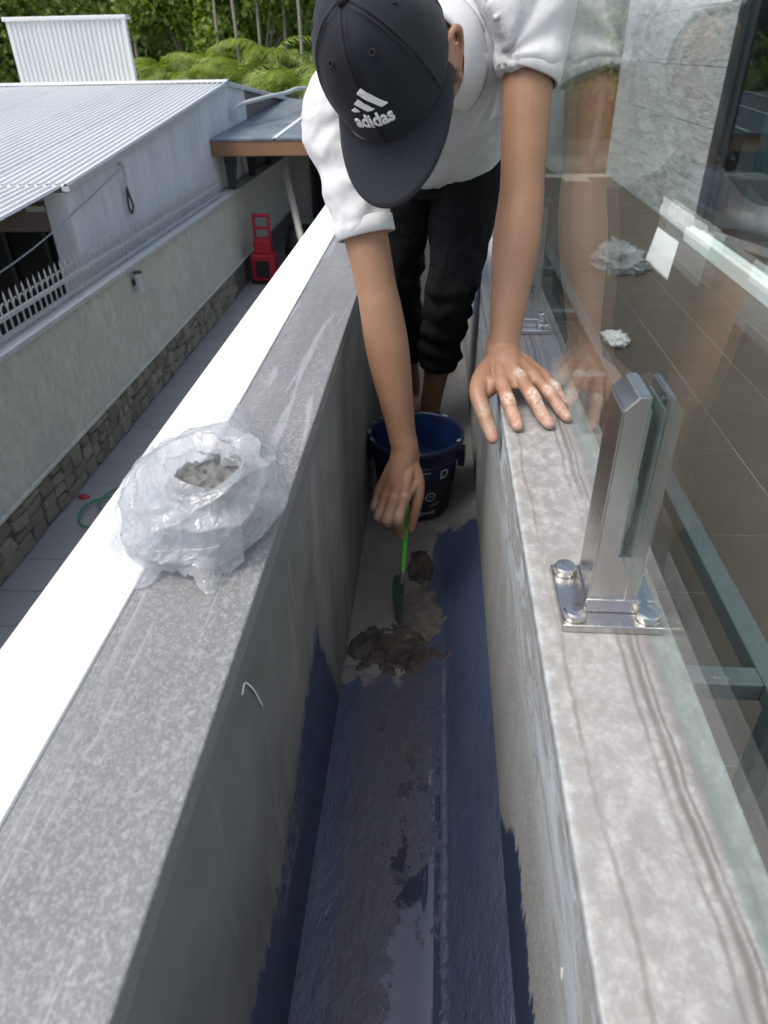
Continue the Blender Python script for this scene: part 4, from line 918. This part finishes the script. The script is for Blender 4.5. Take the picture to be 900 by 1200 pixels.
# ================================================================== wet mortar being spread, trowel
def blob(name, cx, cy, rx, ry, h, seed, mat, rough_=1.0):
    """a smear with a ragged outline: the part of a fine grid where a noisy field is positive"""
    n_ = 150; gx, gy = np.meshgrid(np.linspace(-1.6, 1.6, n_), np.linspace(-1.6, 1.6, n_), indexing='ij'); X, Y = cx + gx * rx, cy + gy * ry
    p = np.stack([X.ravel(), Y.ravel(), np.full(X.size, seed)], 1); fld = (1 - gx ** 2 - gy ** 2).ravel() + rough_ * (.75 * fbm(p * 16, 4, int(seed)) + .30 * fbm(p * 70, 3, int(seed) + 5))
    lum = .5 + .5 * fbm(p * 38, 3, 7) + .35 * ridged(p * np.array((60, 25, 1)), 2, 3)
    Z = np.clip(fld * 3, 0, 1) * h * np.clip(lum, .12, 1.5) + .0006; Z += np.clip((X.ravel() - .031) * .5, 0, .05) * 1.15
    Z[fld < .03] = np.minimum(Z[fld < .03], np.clip((X.ravel()[fld < .03] - .031) * .55, 0, .05)) - .0012
    idx = np.arange(n_ * n_).reshape(n_, n_); q = np.stack([idx[:-1, :-1], idx[1:, :-1], idx[1:, 1:], idx[:-1, 1:]], -1).reshape(-1, 4); q = q[(fld[q].max(1) > 0)]
    used = np.unique(q); mp = np.full(n_ * n_, -1); mp[used] = np.arange(len(used)); V = np.stack([p[:, 0], p[:, 1], Z], 1)[used]
    return obj(name, fast_mesh(name, V, mp[q]), mat, smooth=True)
o = blob('wet_mortar_patch', -.060, 1.00, .088, .075, .006, 2.3, M['wet_mortar']); tag(o, 'wet brown mortar patch spread on the blue gutter floor', 'mortar')
o = blob('mortar_smear', -.018, 1.11, .050, .085, .004, 7.1, M['smear']); tag(o, 'pale crumbly mortar smear under the trowel', 'mortar')
o = blob('mortar_crumbs', -.018, 1.27, .026, .06, .006, 5.2, M['wet_mortar']); tag(o, 'dark mortar crumbs in front of the paint bucket', 'mortar')
tw = empty('trowel', (-.058, 1.066, 0)); tag(tw, 'small trowel with bright green handle held in the hand', 'trowel')
tip = Vector((-.0575, 1.062, .003)); top = Vector((-.0465, 1.137, .245)); ax = (top - tip).normalized(); wd = Vector((-.62, .78, 0)); wd = (wd - ax * wd.dot(ax)).normalized(); nm = ax.cross(wd)
def at(s_, w_=0, n_=0): return tip + ax * s_ + wd * w_ + nm * n_
out = [(0, 0), (.012, .012), (.04, .024), (.075, .031), (.10, .030), (.112, .018), (.112, -.005), (.09, -.010), (.05, -.010), (.015, -.006)]
n_ = len(out); v = [at(a, b, .0009) for a, b in out] + [at(a, b, -.0009) for a, b in out]
mkn('blade', (v, [tuple(range(n_))] + [tuple(range(2 * n_ - 1, n_ - 1, -1))] + [(i, i + n_, (i + 1) % n_ + n_, (i + 1) % n_) for i in range(n_)]), M['blade'], tw)
tube('ferrule', [at(.100), at(.125)], [.0045, .0042], M['galv'], tw, n=10, sub=2)
tube('handle', [at(.124), at(.15), at(.18), at(.21), at(.235), at(.265)], [.0042, .0048, .0056, .0060, .0065, .005], M['green'], tw, n=12)

# stray thread on the parapet face, paint drip on the curb face
o = tube('white_thread', [(-.1592, .405, .535), (-.1585, .415, .538), (-.158, .432, .51), (-.159, .45, .468)], .0009, M['thread_white'], n=6); tag(o, 'short white thread stuck on the inner parapet face', 'thread')
o = mk('white_drip', [(.1124, .262, .402), (.1124, .258, .388), (.1124, .2635, .382), (.1124, .268, .388), (.1118, .263, .391)], [(0, 1, 4), (1, 2, 4), (2, 3, 4), (3, 0, 4)], M['matt_white']); tag(o, 'small white paint drip on the curb wall face', 'paint drip')

# ================================================================== the man
pr_ = empty('person', (-.02, 1.9, 0)); tag(pr_, 'man in white polo shirt and dark cap bending over the gutter', 'person')
Lsh = Vector((.138, 1.335, 1.06)); Lel = Vector((.137, 1.246, .790)); Lwr = Vector((.118, 1.150, .562))
Rsh = Vector((-.158, 1.285, .905)); Rel = Vector((-.094, 1.195, .625)); Rwr = Vector((-.050, 1.148, .372))
O = Vector((-.074, 1.126, .983)); SS = Vector((.934, -.302, .194)).normalized(); BB = Vector((-.359, -.792, .494)).normalized(); VV = Vector((.005, -.531, -.848)); VV = (VV - BB * VV.dot(BB)).normalized()
SS = BB.cross(VV) if BB.cross(VV).dot(SS) > 0 else VV.cross(BB)
def H(s, v, b): return O + SS * s + VV * v + BB * b
body = Geo()
def lerp(a, b, t): return a + (b - a) * t
def arm(sh, el, wr, k=1.0, fl=None):
    p = [sh, lerp(sh, el, .3), lerp(sh, el, .6), lerp(sh, el, .88), el, lerp(el, wr, .18), lerp(el, wr, .35), lerp(el, wr, .6), lerp(el, wr, .82), wr]
    r = [.040, .041, .0395, .037, .0385, .0405, .0395, .0335, .0282, .0262]
    body.add(tube_geo(p, [a * k for a in r], 24, 5, flat=fl, fl=.9 if fl else 1))
arm(Lsh, Lel, Lwr, .97); arm(Rsh, Rel, Rwr, .95)
# --- left hand, flat on the curb
L_m = [(.111, 1.060, .546), (.140, 1.072, .551), (.163, 1.094, .546), (.182, 1.122, .537)]
L_p = [(.119, 1.018, .533), (.158, 1.030, .536), (.187, 1.054, .533), (.2025, 1.092, .526)]
L_d = [(.1265, .989, .5195), (.1715, .999, .5195), (.202, 1.024, .519), (.212, 1.073, .5165)]
L_t = [(.1305, .970, .5145), (.1795, .979, .5145), (.2105, 1.004, .514), (.217, 1.060, .5135)]
fr = [(.0122, .0116, .0108, .0088), (.0124, .0118, .0108, .0089), (.0118, .0110, .0101, .0085), (.0105, .0097, .0088, .0076)]
nails = []
def finger(m, p, d, t, r, root=None):
    m, p, d, t = map(Vector, (m, p, d, t)); pts = [lerp(m, root, .5)] if root is not None else []
    rad = [r[0] * 1.05] if root is not None else []
    pts += [m, lerp(m, p, .5), p, lerp(p, d, .5), d, t]; rad += [r[0] * 1.10, r[1] * .97, r[1] * 1.06, r[2] * .98, r[2] * 1.02, r[3]]
    body.add(tube_geo(pts, rad, 14, 4))
for i in range(4):
    root = Lwr + Vector((-.010 + .0085 * i, -.006, .002)); body.add(tube_geo([root, lerp(root, Vector(L_m[i]), .5) + Vector((0, 0, .003)), Vector(L_m[i])], [.0125, .0105, .0105], 12, 4))
    low = root + Vector((0, 0, -.012)); body.add(tube_geo([low, lerp(low, Vector(L_m[i]), .5) + Vector((0, 0, -.010)), Vector(L_m[i]) + Vector((0, .004, -.010))], [.014, .0125, .0095], 12, 4))
    finger(L_m[i], L_p[i], L_d[i], L_t[i], fr[i])
body.add(tube_geo([Lwr + Vector((0, .02, .012)), Lwr, Lwr + Vector((.004, -.03, -.008))], [.027, .0275, .026], 18, 4, flat=(1, 0, .1), fl=1.08))
for i in range(3):  # flesh between the bones
    ra, rb_ = Lwr + Vector((-.010 + .0085 * i, -.006, .0)), Lwr + Vector((-.0015 + .0085 * i, -.006, .0)); ma, mb = Vector(L_m[i]), Vector(L_m[i + 1])
    body.add(tube_geo([(ra + rb_) / 2 + Vector((0, 0, -.004)), (ra + rb_ + ma + mb) / 4 + Vector((0, 0, -.003)), (ma + mb) / 2 + Vector((0, 0, -.006))], [.017, .0155, .0115], 14, 4))
for i in range(3):  # webs between the fingers
    a = lerp(Vector(L_m[i]), Vector(L_p[i]), .12); b = lerp(Vector(L_m[i + 1]), Vector(L_p[i + 1]), .12); c_ = (a + b) / 2 + Vector((0, 0, -.005)); body.add(ell_geo(c_, ((.013, 0, 0), (0, .011, 0), (0, 0, .006)), 12, 8))
LT = [Vector((.098, 1.128, .548)), Vector((.081, 1.092, .540)), Vector((.0735, 1.058, .529)), Vector((.083, 1.030, .508)), Vector((.0935, 1.008, .487)), Vector((.0975, .998, .478))]
body.add(tube_geo(LT, [.019, .0175, .0148, .0132, .0118, .0095], 14, 4)); body.add(tube_geo([LT[1] + Vector((.012, 0, -.004)), lerp(LT[1], LT[2], .5) + Vector((.016, 0, -.004)), LT[2] + Vector((.014, .004, -.002))], [.016, .014, .010], 12, 4)); body.add(tube_geo([LT[1], lerp(LT[1], Vector(L_m[0]), .6) + Vector((0, 0, -.006)), Vector(L_m[0]) + Vector((-.002, .01, -.008))], [.014, .012, .010], 12, 4))
# --- right hand, closed on the trowel handle
hx = lambda s_: at(s_)
R_m = [(-.049, 1.098, .300), (-.068, 1.101, .295), (-.084, 1.111, .295), (-.096, 1.125, .300)]
R_p = [(-.060, 1.070, .268), (-.081, 1.074, .262), (-.096, 1.085, .262), (-.105, 1.103, .271)]
R_d = [(-.0590, 1.081, .236), (-.074, 1.096, .236), (-.087, 1.106, .240), (-.096, 1.121, .251)]
R_t = [(-.0555, 1.092, .216), (-.062, 1.110, .240), (-.074, 1.122, .246), (-.084, 1.134, .258)]
for i in range(4):
    root = Rwr + Vector((.010 - .007 * i, -.004, -.014)); mm = Vector(R_m[i]); body.add(tube_geo([Rwr + Vector((.006 - .004 * i, 0, .01)), root, lerp(root, mm, .5) + Vector((0, -.003, .002)), mm], [.019, .0165, .0125, .0108], 12, 4))
    back = Vector((.004, .016, 0)); body.add(tube_geo([root + back, lerp(root, mm, .55) + back * 1.1, mm + back * .8], [.015, .014, .010], 12, 4))
    finger(R_m[i], R_p[i], R_d[i], R_t[i], fr[i])
body.add(tube_geo([lerp(Rwr, Rel, .10), Rwr, Rwr + Vector((-.006, -.010, -.030)), Rwr + Vector((-.014, -.022, -.055))], [.0262, .0262, .0262, .024], 18, 4))
RT = [Vector((-.036, 1.138, .345)), Vector((-.026, 1.128, .318)), Vector((-.0245, 1.116, .288)), Vector((-.0305, 1.108, .258)), Vector((-.0350, 1.104, .236)), Vector((-.0365, 1.102, .226))]
body.add(tube_geo(RT, [.015, .0145, .0120, .0108, .0096, .0078], 14, 4)); body.add(tube_geo([RT[1], lerp(RT[1], Vector(R_m[0]), .6), Vector(R_m[0])], [.013, .012, .010], 12, 4))
# --- head, face, ears, neck
body.add(ell_geo(H(0, -.005, -.010), (SS * .074, VV * .094, BB * .108), 28, 18))
body.add(ell_geo(H(0, .022, -.085), (SS * .058, VV * .060, BB * .062), 24, 14)); body.add(ell_geo(H(0, .060, -.135), (SS * .026, VV * .022, BB * .020), 16, 10))
body.add(tube_geo([H(0, .086, -.035), H(0, .101, -.058), H(0, .108, -.073)], [.008, .010, .012], 12, 4))
for s_ in (-1, 1):
    body.add(ell_geo(H(s_ * .012, .098, -.076), (SS * .009, VV * .010, BB * .007), 12, 8)); body.add(ell_geo(H(s_ * .036, .062, -.066), (SS * .024, VV * .022, BB * .022), 14, 10)); body.add(tube_geo([H(s_ * .012, .088, -.022), H(s_ * .034, .083, -.018), H(s_ * .055, .064, -.022)], [.007, .007, .006], 10, 3))
    E_ = [H(s_ * .073, -.004, -.078), H(s_ * .079, -.010, -.066), H(s_ * .089, -.030, -.050), H(s_ * .094, -.038, -.028), H(s_ * .090, -.026, -.012), H(s_ * .080, -.006, -.018), H(s_ * .075, .0, -.034)]
    body.add(tube_geo(E_, [.0065, .006, .005, .0048, .0050, .0048, .004], 10, 5)); body.add(ell_geo(H(s_ * .079, -.016, -.042), (SS * .006 + VV * -.005 * s_ * s_, VV * .016, BB * .026), 14, 10)); body.add(ell_geo(H(s_ * .078, -.006, -.075), (SS * .006, VV * .007, BB * .009), 10, 8))
body.add(tube_geo([H(-.018, .094, -.102), H(0, .099, -.100), H(.018, .094, -.102)], [.004, .0055, .004], 10, 4)); body.add(tube_geo([H(-.016, .092, -.110), H(0, .097, -.110), H(.016, .092, -.110)], [.004, .006, .004], 10, 4))
NB = Vector((-.012, 1.345, 1.0)); body.add(tube_geo([H(0, -.03, -.06), H(0, -.035, -.12), NB], [.056, .054, .066], 22, 5))
# --- trunk (under the clothes), legs, feet
body.add(tube_geo([(-.012, 1.36, .985), (0, 1.55, .95), (0, 1.72, .895), (0, 1.86, .82)], [.085, .095, .09, .09], 20, 5)); body.add(tube_geo([Lsh, (-.012, 1.35, .985), Rsh], [.036, .045, .036], 16, 4))
Lhip = Vector((.085, 1.86, .80)); Lkn = Vector((.040, 1.795, .485)); Lan = Vector((-.006, 1.935, .105)); Rhip = Vector((-.085, 1.87, .80)); Rkn = Vector((-.103, 1.90, .47)); Ran = Vector((-.072, 2.10, .10))
for hp, kn, an, tx in ((Lhip, Lkn, Lan, -.012), (Rhip, Rkn, Ran, -.02)):
    body.add(tube_geo([hp, lerp(hp, kn, .5), kn, lerp(kn, an, .35), lerp(kn, an, .75), an], [.075, .062, .048, .046, .034, .031], 20, 5))
    hl = Vector((an.x, an.y + .03, .030)); body.add(tube_geo([an, hl], [.031, .029], 14, 3)); body.add(tube_geo([hl, Vector((an.x + tx * .3, an.y - .06, .036)), Vector((an.x + tx, an.y - .13, .024)), Vector((an.x + tx, an.y - .165, .018))], [.028, .034, .030, .018], 16, 4, flat=(1, 0, 0), fl=1.25))
    for k in range(5):
        bx = an.x + tx + (-.034 + .017 * k); q = .008 if k not in (0 if tx > -.015 else 4,) else .011
        body.add(tube_geo([Vector((bx, an.y - .145, .016)), Vector((bx, an.y - .178 + .006 * abs(k - 2), .0105))], [.010, q], 10, 2))
bo = remesh('body', body, .0021, 4, M['skin']); part(bo, pr_)
# keep the soles and the palm on what carries them
P = get_co(bo.data); m_ = (P[:, 1] > 1.6) & (P[:, 2] < .2); P[m_, 2] = np.maximum(P[m_, 2], .0012); c_ = (P[:, 0] > .113) & (P[:, 1] < 1.2) & (P[:, 2] < .6); P[c_, 2] = np.maximum(P[c_, 2], .5056); set_co(bo.data, P)
# dust and flushed knuckles follow the hands
def near_mask(P, pts, r):
    m = np.zeros(len(P))
    for q in pts: m = np.maximum(m, np.clip(1.25 - np.linalg.norm(P - np.array(q), axis=1) / r, 0, 1))
    return m
dust = near_mask(P, [tuple(Vector(p) + Vector((0, -.003, .007))) for p in L_p] + [tuple(Vector(L_m[1]) + Vector((0, 0, .010)))] + [tuple(lerp(Vector(L_p[1]), Vector(L_d[1]), .5) + Vector((.003, 0, .006)))], .0125)
dust = np.maximum(dust, .45 * near_mask(P, list(L_t) + list(L_d) + [tuple(LT[3]), tuple(LT[4])], .02)); dust = np.maximum(dust, .35 * near_mask(P, list(R_p) + list(R_t), .02))
flush = near_mask(P, list(L_t) + list(L_d) + list(L_p) + [tuple(LT[5])] + list(R_t) + [tuple(RT[5])], .018); flush = np.maximum(flush, near_mask(P, [tuple(H(.085, -.02, -.04)), tuple(H(-.085, -.02, -.04))], .04))
for nm_, arr in (('dust', dust), ('flush', flush)):
    at_ = bo.data.attributes.new(nm_, 'FLOAT', 'POINT'); at_.data.foreach_set('value', arr.astype(np.float32))
def nail(d, t, up, wdt, parent=pr_):
    d, t = Vector(d), Vector(t); a = (t - d).normalized(); up = Vector(up); up = (up - a * up.dot(a)).normalized(); sd_ = a.cross(up); v, f = [], []; nu_, nv_ = 7, 6
    for i in range(nv_):
        for k in range(nu_):
            s_ = -1 + 2 * k / (nu_ - 1); tt = i / (nv_ - 1); ww = wdt * (1 - .18 * (tt - .5) ** 2 * 4 * (1 if tt < .5 else .6)); v.append(d + a * ((t - d).length * (.25 + .95 * tt)) + sd_ * (s_ * ww) + up * (wdt * 1.17 - .42 * wdt * s_ * s_ - .0012 * tt))
    for i in range(nv_ - 1):
        for k in range(nu_ - 1): f.append((i * nu_ + k, i * nu_ + k + 1, (i + 1) * nu_ + k + 1, (i + 1) * nu_ + k))
    o = mk('fingernail', v, f, M['nail'], smooth=True); part(o, parent)
for i in range(4): nail(L_d[i], L_t[i], (0, -.25, 1), fr[i][3] * .78)
nail(LT[4], LT[5], (-.2, -1, .2), .0066); nail(RT[4], RT[5], (.6, -.7, .1), .0062)
# hair and eyes
hg = Geo(); hg.add(ell_geo(H(0, -.012, -.008), (SS * .079, VV * .096, BB * .112), 40, 26)); ho = hg.build('hair', M['hair'], pr_, smooth=True); bm = bmesh.new(); bm.from_mesh(ho.data); bmesh.ops.recalc_face_normals(bm, faces=bm.faces[:]); bm.to_mesh(ho.data); bm.free(); P = get_co(ho.data); n_ = get_no(ho.data)
loc = np.stack([(P - np.array(O)) @ np.array(a) for a in (SS, VV, BB)], 1); cut = (loc[:, 1] > .045) & (loc[:, 2] < .03); P[cut] -= n_[cut] * .02; low = loc[:, 2] < -.07; P[low] -= n_[low] * .02; P += n_ * (.002 * fbm(P * 220, 2, 4))[:, None]; set_co(ho.data, P)
for s_ in (-1, 1):
    e = mk('eyeball', *ell_geo(H(s_ * .031, .0795, -.036), (SS * .012, VV * .009, BB * .007), 16, 10), M['eye'], smooth=True); part(e, pr_); i_ = mk('iris', *ell_geo(H(s_ * .031, .0870, -.037), (SS * .005, VV * .002, BB * .005), 12, 8), M['iris'], smooth=True); i_.parent = e

# --- shirt
def ring(c, sd, nrm, hw_, ht, n=40, p=2.3):
    c, sd, nrm = Vector(c), Vector(sd).normalized(), Vector(nrm); nrm = (nrm - sd * nrm.dot(sd)).normalized(); out = []
    for k in range(n):
        a = 2 * math.pi * k / n; ca, sa = math.cos(a), math.sin(a)
        out.append(c + sd * (math.copysign(abs(ca) ** (2 / p), ca) * hw_) + nrm * (math.copysign(abs(sa) ** (2 / p), sa) * ht))
    return out
shd = (Lsh - Rsh).normalized(); sg = Geo()
sg.add(loft_geo([ring((-.010, 1.285, .99), shd, (0, .3, 1), .06, .05), ring((-.012, 1.315, .985), shd, (0, .3, 1), .115, .068), ring((-.010, 1.36, .985), shd, (0, .35, 1), .160, .088), ring((-.006, 1.44, .975), lerp(shd, Vector((1, 0, 0)), .35), (0, .35, 1), .166, .108), ring((0, 1.56, .95), lerp(shd, Vector((1, 0, 0)), .7), (0, .4, 1), .158, .118), ring((0, 1.70, .90), (1, 0, 0), (0, .5, 1), .155, .118), ring((0, 1.82, .845), (1, 0, 0), (0, .55, 1), .160, .118), ring((0, 1.885, .805), (1, 0, 0), (0, .6, 1), .158, .112)]))
Lh = lerp(Lsh, Lel, .36); Rh = lerp(Rsh, Rel, .58)
sg.add(tube_geo([lerp(Lsh, Rsh, .22), Lsh, lerp(Lsh, Lel, .18), Lh], [.070, .064, .054, .0485], 26, 6, cap=False)); sg.add(tube_geo([lerp(Rsh, Lsh, .22), Rsh, lerp(Rsh, Rel, .25), Rh], [.072, .063, .052, .0455], 26, 6, cap=False))
so = remesh('shirt', sg, .0045, 5, M['shirt']); part(so, pr_)
P = get_co(so.data); n_ = get_no(so.data); q = P * 9; wv = np.stack([fbm(q * .7 + s_, 2, s_) for s_ in (4, 5, 6)], 1)
def radial(c, freq, ph):
    d = P - np.array(c); r = np.linalg.norm(d, axis=1); a = np.arctan2(d @ np.array((0, .3, 1.)), d @ np.array((1., .2, 0))); return np.sin(a * freq + ph + 3 * wv[:, 0]) * np.exp(-r / .13) * np.clip(r / .10, 0, 1)
disp = .005 * radial(lerp(Lsh, Lel, .15) + Vector((-.05, 0, -.05)), 9, 0) + .005 * radial(lerp(Rsh, Rel, .2) + Vector((.05, 0, -.03)), 9, 1) + .0045 * ridged(np.stack([P[:, 0] * 9, P[:, 1] * 4, P[:, 2] * 9], 1) + wv * .9, 2, 3) + .0018 * ridged(P * np.array((30, 16, 22)) + 2 * wv, 3, 8)
P += n_ * disp[:, None]; set_co(so.data, P)
def cuff(name, c, ax_, r, w_, mat, par, th=.003):
    c, ax_ = Vector(c), Vector(ax_).normalized(); a = ax_.orthogonal().normalized(); b = ax_.cross(a); v, f = [], []; nn = 48; prof = [(r, -w_ * .5), (r + th, -w_ * .45), (r + th * 1.05, 0), (r + th, w_ * .45), (r - .001, w_ * .5), (r - .004, w_ * .3), (r - .004, -w_ * .5)]
    for i in range(nn):
        g_ = 2 * math.pi * i / nn; wob = .0012 * math.sin(3 * g_ + 1) + .0008 * math.sin(7 * g_)
        for rr_, z_ in prof: v.append(c + (a * math.cos(g_) + b * math.sin(g_)) * (rr_ + wob) + ax_ * z_)
    m_ = len(prof)
    for i in range(nn):
        for k in range(m_): f.append((i * m_ + k, ((i + 1) % nn) * m_ + k, ((i + 1) % nn) * m_ + (k + 1) % m_, i * m_ + (k + 1) % m_))
    o = mk(name, v, f, mat, smooth=True)
    o.parent = par; o.matrix_parent_inverse = Matrix(); o.matrix_local = Matrix(); return o
dL, dR = (Lel - Lsh).normalized(), (Rel - Rsh).normalized()
cuff('sleeve_cuff', Lh - dL * .006, dL + Vector((-.25, 0, 0)), .0495, .028, M['shirt'], so); cuff('sleeve_cuff', Rh - dR * .006, dR, .0470, .028, M['shirt'], so)
# collar: a folded band round the neck, open at the throat
cv, cf = [], []; nn = 44; nd = (NB - H(0, -.03, -.06)).normalized(); a0 = (-VV - nd * (-VV).dot(nd)).normalized(); b0 = nd.cross(a0); cc = lerp(H(0, -.035, -.11), NB, .55); prof = [(.060, .028), (.061, -.006), (.066, -.018), (.073, -.010), (.086, .022), (.090, .030), (.086, .029), (.070, -.004), (.066, -.010), (.064, .0), (.063, .028)]
for i in range(nn):
    g_ = math.radians(-155 + 310 * i / (nn - 1))
    for k, (r, z_) in enumerate(prof): spread = 1 + .10 * (abs(g_) / 2.7) ** 3 * (k in (4, 5, 6)); cv.append(cc + (a0 * math.cos(g_) + b0 * math.sin(g_)) * (r * spread) + nd * (z_ * (1 + .5 * (abs(g_) / 2.7) ** 4 * (k in (4, 5, 6)))))
for i in range(nn - 1):
    for k in range(len(prof)): m_ = len(prof); cf.append((i * m_ + k, (i + 1) * m_ + k, (i + 1) * m_ + (k + 1) % m_, i * m_ + (k + 1) % m_))
o = mk('collar', cv, cf, M['shirt'], smooth=True); o.parent = so
# --- trousers
tg = Geo(); tg.add(loft_geo([ring((0, 1.80, .86), (1, 0, 0), (0, .5, 1), .145, .105), ring((0, 1.87, .815), (1, 0, 0), (0, .7, 1), .160, .115), ring((0, 1.89, .75), (1, 0, 0), (0, 1, .35), .158, .112), ring((0, 1.885, .70), (1, 0, 0), (0, 1, 0), .150, .10)]))
def leg(hp, kn, an, endt): 
    e = lerp(kn, an, endt); tg.add(tube_geo([hp, lerp(hp, kn, .3), lerp(hp, kn, .65), kn, lerp(kn, an, endt * .5), e], [.088, .080, .068, .061, .060, .053], 26, 6, cap=False)); return e
eL = leg(Lhip + Vector((-.006, 0, -.02)), Lkn, Lan, .56); eR = leg(Rhip + Vector((.0, 0, -.02)), Rkn, Ran, .62)
to = remesh('trousers', tg, .005, 5, M['pants']); part(to, pr_)
P = get_co(to.data); n_ = get_no(to.data); wv = np.stack([fbm(P * 8 + s_, 2, s_) for s_ in (1, 2, 3)], 1); kz = np.exp(-((P[:, 2] - .36) / .16) ** 2)
P += n_ * (.004 * kz * np.sin(P[:, 2] * 75 + P[:, 0] * 40 + 7 * wv[:, 0]) + .006 * ridged(P * np.array((9, 9, 5)) + wv, 2, 2) + .002 * ridged(P * 24 + wv, 2, 5))[:, None]; set_co(to.data, P)
cuff('trouser_cuff', eL, (Lan - Lkn), .050, .03, M['pants'], to, .005); cuff('trouser_cuff', eR, (Ran - Rkn), .050, .03, M['pants'], to, .005)
# --- cap
AS, AV, HB = .086, .106, .128
def crown(ph, th, off=0.0):
    """ph: angle round the head from the front, th: height angle"""
    c_, s_ = math.cos(th), math.sin(th); e = .92
    q = abs(c_) ** e; k = 1 + .03 * math.cos(ph) * math.sin(2 * th)
    seam = min(abs((ph / (math.pi / 3)) - round(ph / (math.pi / 3))) * (math.pi / 3), 1) * q; grv = -.0010 * math.exp(-(seam / .014) ** 2) + .0012 * math.exp(-((seam - .035) / .03) ** 2)
    b_ = (HB + off + grv) * s_; fr_ = max(math.cos(ph), 0)
    return H((AS + off + grv) * q * math.sin(ph) * k, (AV + off + grv) * q * math.cos(ph) * k - .004 - .34 * b_ * (1 - s_) * fr_ * fr_ * (b_ > 0), b_)
nu_, nv_ = 180, 40; v = []; f = []
for i in range(nv_):
    th = math.radians(-5 + 94.2 * i / (nv_ - 1))
    for k in range(nu_): v.append(crown(2 * math.pi * k / nu_, th))
for i in range(nv_ - 1):
    for k in range(nu_): f.append((i * nu_ + k, i * nu_ + (k + 1) % nu_, (i + 1) * nu_ + (k + 1) % nu_, (i + 1) * nu_ + k))
f.append(tuple(range((nv_ - 1) * nu_, nv_ * nu_)))
cp = mk('cap', v, f, M['cap'], smooth=True); sm_ = cp.modifiers.new('s', 'SOLIDIFY'); sm_.thickness = .002; sm_.offset = -1
P = get_co(cp.data); n_ = get_no(cp.data); loc = (P - np.array(O)) @ np.array(BB); P += n_ * (.0016 * fbm(P * 26, 2, 3) * np.clip((loc - .01) / .05, 0, 1))[:, None]; set_co(cp.data, P); part(cp, pr_)
def sub(o): o.parent = cp; return o
for k in range(6):
    for dph in (-.030, .030):
        pts = [crown(k * math.pi / 3 + dph / max(math.cos(math.radians(t)), .2), math.radians(t), .0004) for t in range(-4, 80, 6)]; vv_, ff_ = tube_geo(pts, [.00045] * len(pts), 6, 2, cap=False); sub(mk('stitching', vv_, ff_, M['cap_dark'], smooth=True))
    e = crown((k + .5) * math.pi / 3, math.radians(52), .0008); nrm_ = (e - O).normalized(); a = nrm_.orthogonal().normalized(); b = nrm_.cross(a); pts = [e + (a * math.cos(g_) + b * math.sin(g_)) * .0036 for g_ in [2 * math.pi * i / 16 for i in range(17)]]; vv_, ff_ = tube_geo(pts, [.0012] * 17, 6, 1, cap=False); sub(mk('eyelet', vv_, ff_, M['cap_dark'], smooth=True))
sub(mk('button', *ell_geo(H(0, -.004, HB + .002), (SS * .0085, VV * .0085, BB * .0045), 20, 10), M['cap'], smooth=True))
# visor
v, f = [], []; nu_, nv_ = 60, 16
def visor(t, s_, dz):
    ph = math.radians(-82 + 164 * t); inn = (AS * math.sin(ph) * 1.0, AV * math.cos(ph) - .004); wq = math.cos(ph * 90 / 82 * .985)
    ext = .086 * max(wq, 0) ** .30 if abs(t - .5) < .4999 else 0
    x = inn[0] * (1 + .03 * s_) ; y = inn[1] + ext * s_ * (.94 + .06 * math.cos(2 * ph)); ed = dz - .0035 - .010 * s_ - .13 * x * x / .09 * (.4 + .6 * s_) * 1.0
    return H(x, y, ed - .004)
for dz in (0, -.0035):
    for i in range(nv_):
        for k in range(nu_): v.append(visor(k / (nu_ - 1), i / (nv_ - 1), dz))
o2 = nu_ * nv_
for i in range(nv_ - 1):
    for k in range(nu_ - 1): a = i * nu_ + k; f += [(a, a + 1, a + nu_ + 1, a + nu_), (o2 + a, o2 + a + nu_, o2 + a + nu_ + 1, o2 + a + 1)]
for k in range(nu_ - 1): a = (nv_ - 1) * nu_ + k; f.append((a, a + 1, o2 + a + 1, o2 + a))
sub(mk('visor', v, f, M['cap'], smooth=True))
for s_ in (.94,):
    pts = [visor(t, s_, .0003) for t in np.linspace(.06, .94, 40)]; vv_, ff_ = tube_geo(pts, [.0004] * 40, 6, 1, cap=False); sub(mk('visor_stitch', vv_, ff_, M['cap_dark'], smooth=True))
# embroidered emblem and lettering on the front panel: (x, y) in metres along the panel
def on_cap(x, y, off): ph = x * 1.12 / .088 - .01; th = math.radians(11) + y * 1.25 / .118; return crown(ph, th, off)
def emb(name, me2):
    A_ = get_co(me2); set_co(me2, np.array([tuple(on_cap(p[0], p[1], .0018)) for p in A_])); o = obj(name, me2, M['thread_white']); o.parent = cp; m_ = o.modifiers.new('s', 'SOLIDIFY'); m_.thickness = .0013; m_.offset = 0
tm_ = text_mesh('adidas', .0205, .0006); A_ = get_co(tm_); A_[:, 0] *= 1.02; set_co(tm_, A_); emb('lettering', tm_)
def bar(pts):
    bm = bmesh.new(); vs = [bm.verts.new((p[0], p[1], 0)) for p in pts]; fc = bm.faces.new(vs); bmesh.ops.subdivide_edges(bm, edges=bm.edges[:], cuts=4, use_grid_fill=True); bmesh.ops.triangulate(bm, faces=bm.faces[:]); return bm_mesh(bm)
for a, b in ((-.0235, .0225), (-.0145, .0315), (-.0045, .0425)):
    x1 = {-.0235: -.0135, -.0145: .0045, -.0045: .0225}[a]; y1 = .0185
    L = math.hypot(x1 - a, y1 - b); w_ = .0088
    emb('emblem_bar', bar([(a - .0015, b - .004), (a + .0065, b + .0005), (x1 + .0035, y1 + .0), (x1 - .0055, y1 - .0005)] if a > -.02 else [(a, b - .0025), (a + .0065, b + .0005), (x1 + .0010, y1), (x1 - .007, y1 - .0003)]))
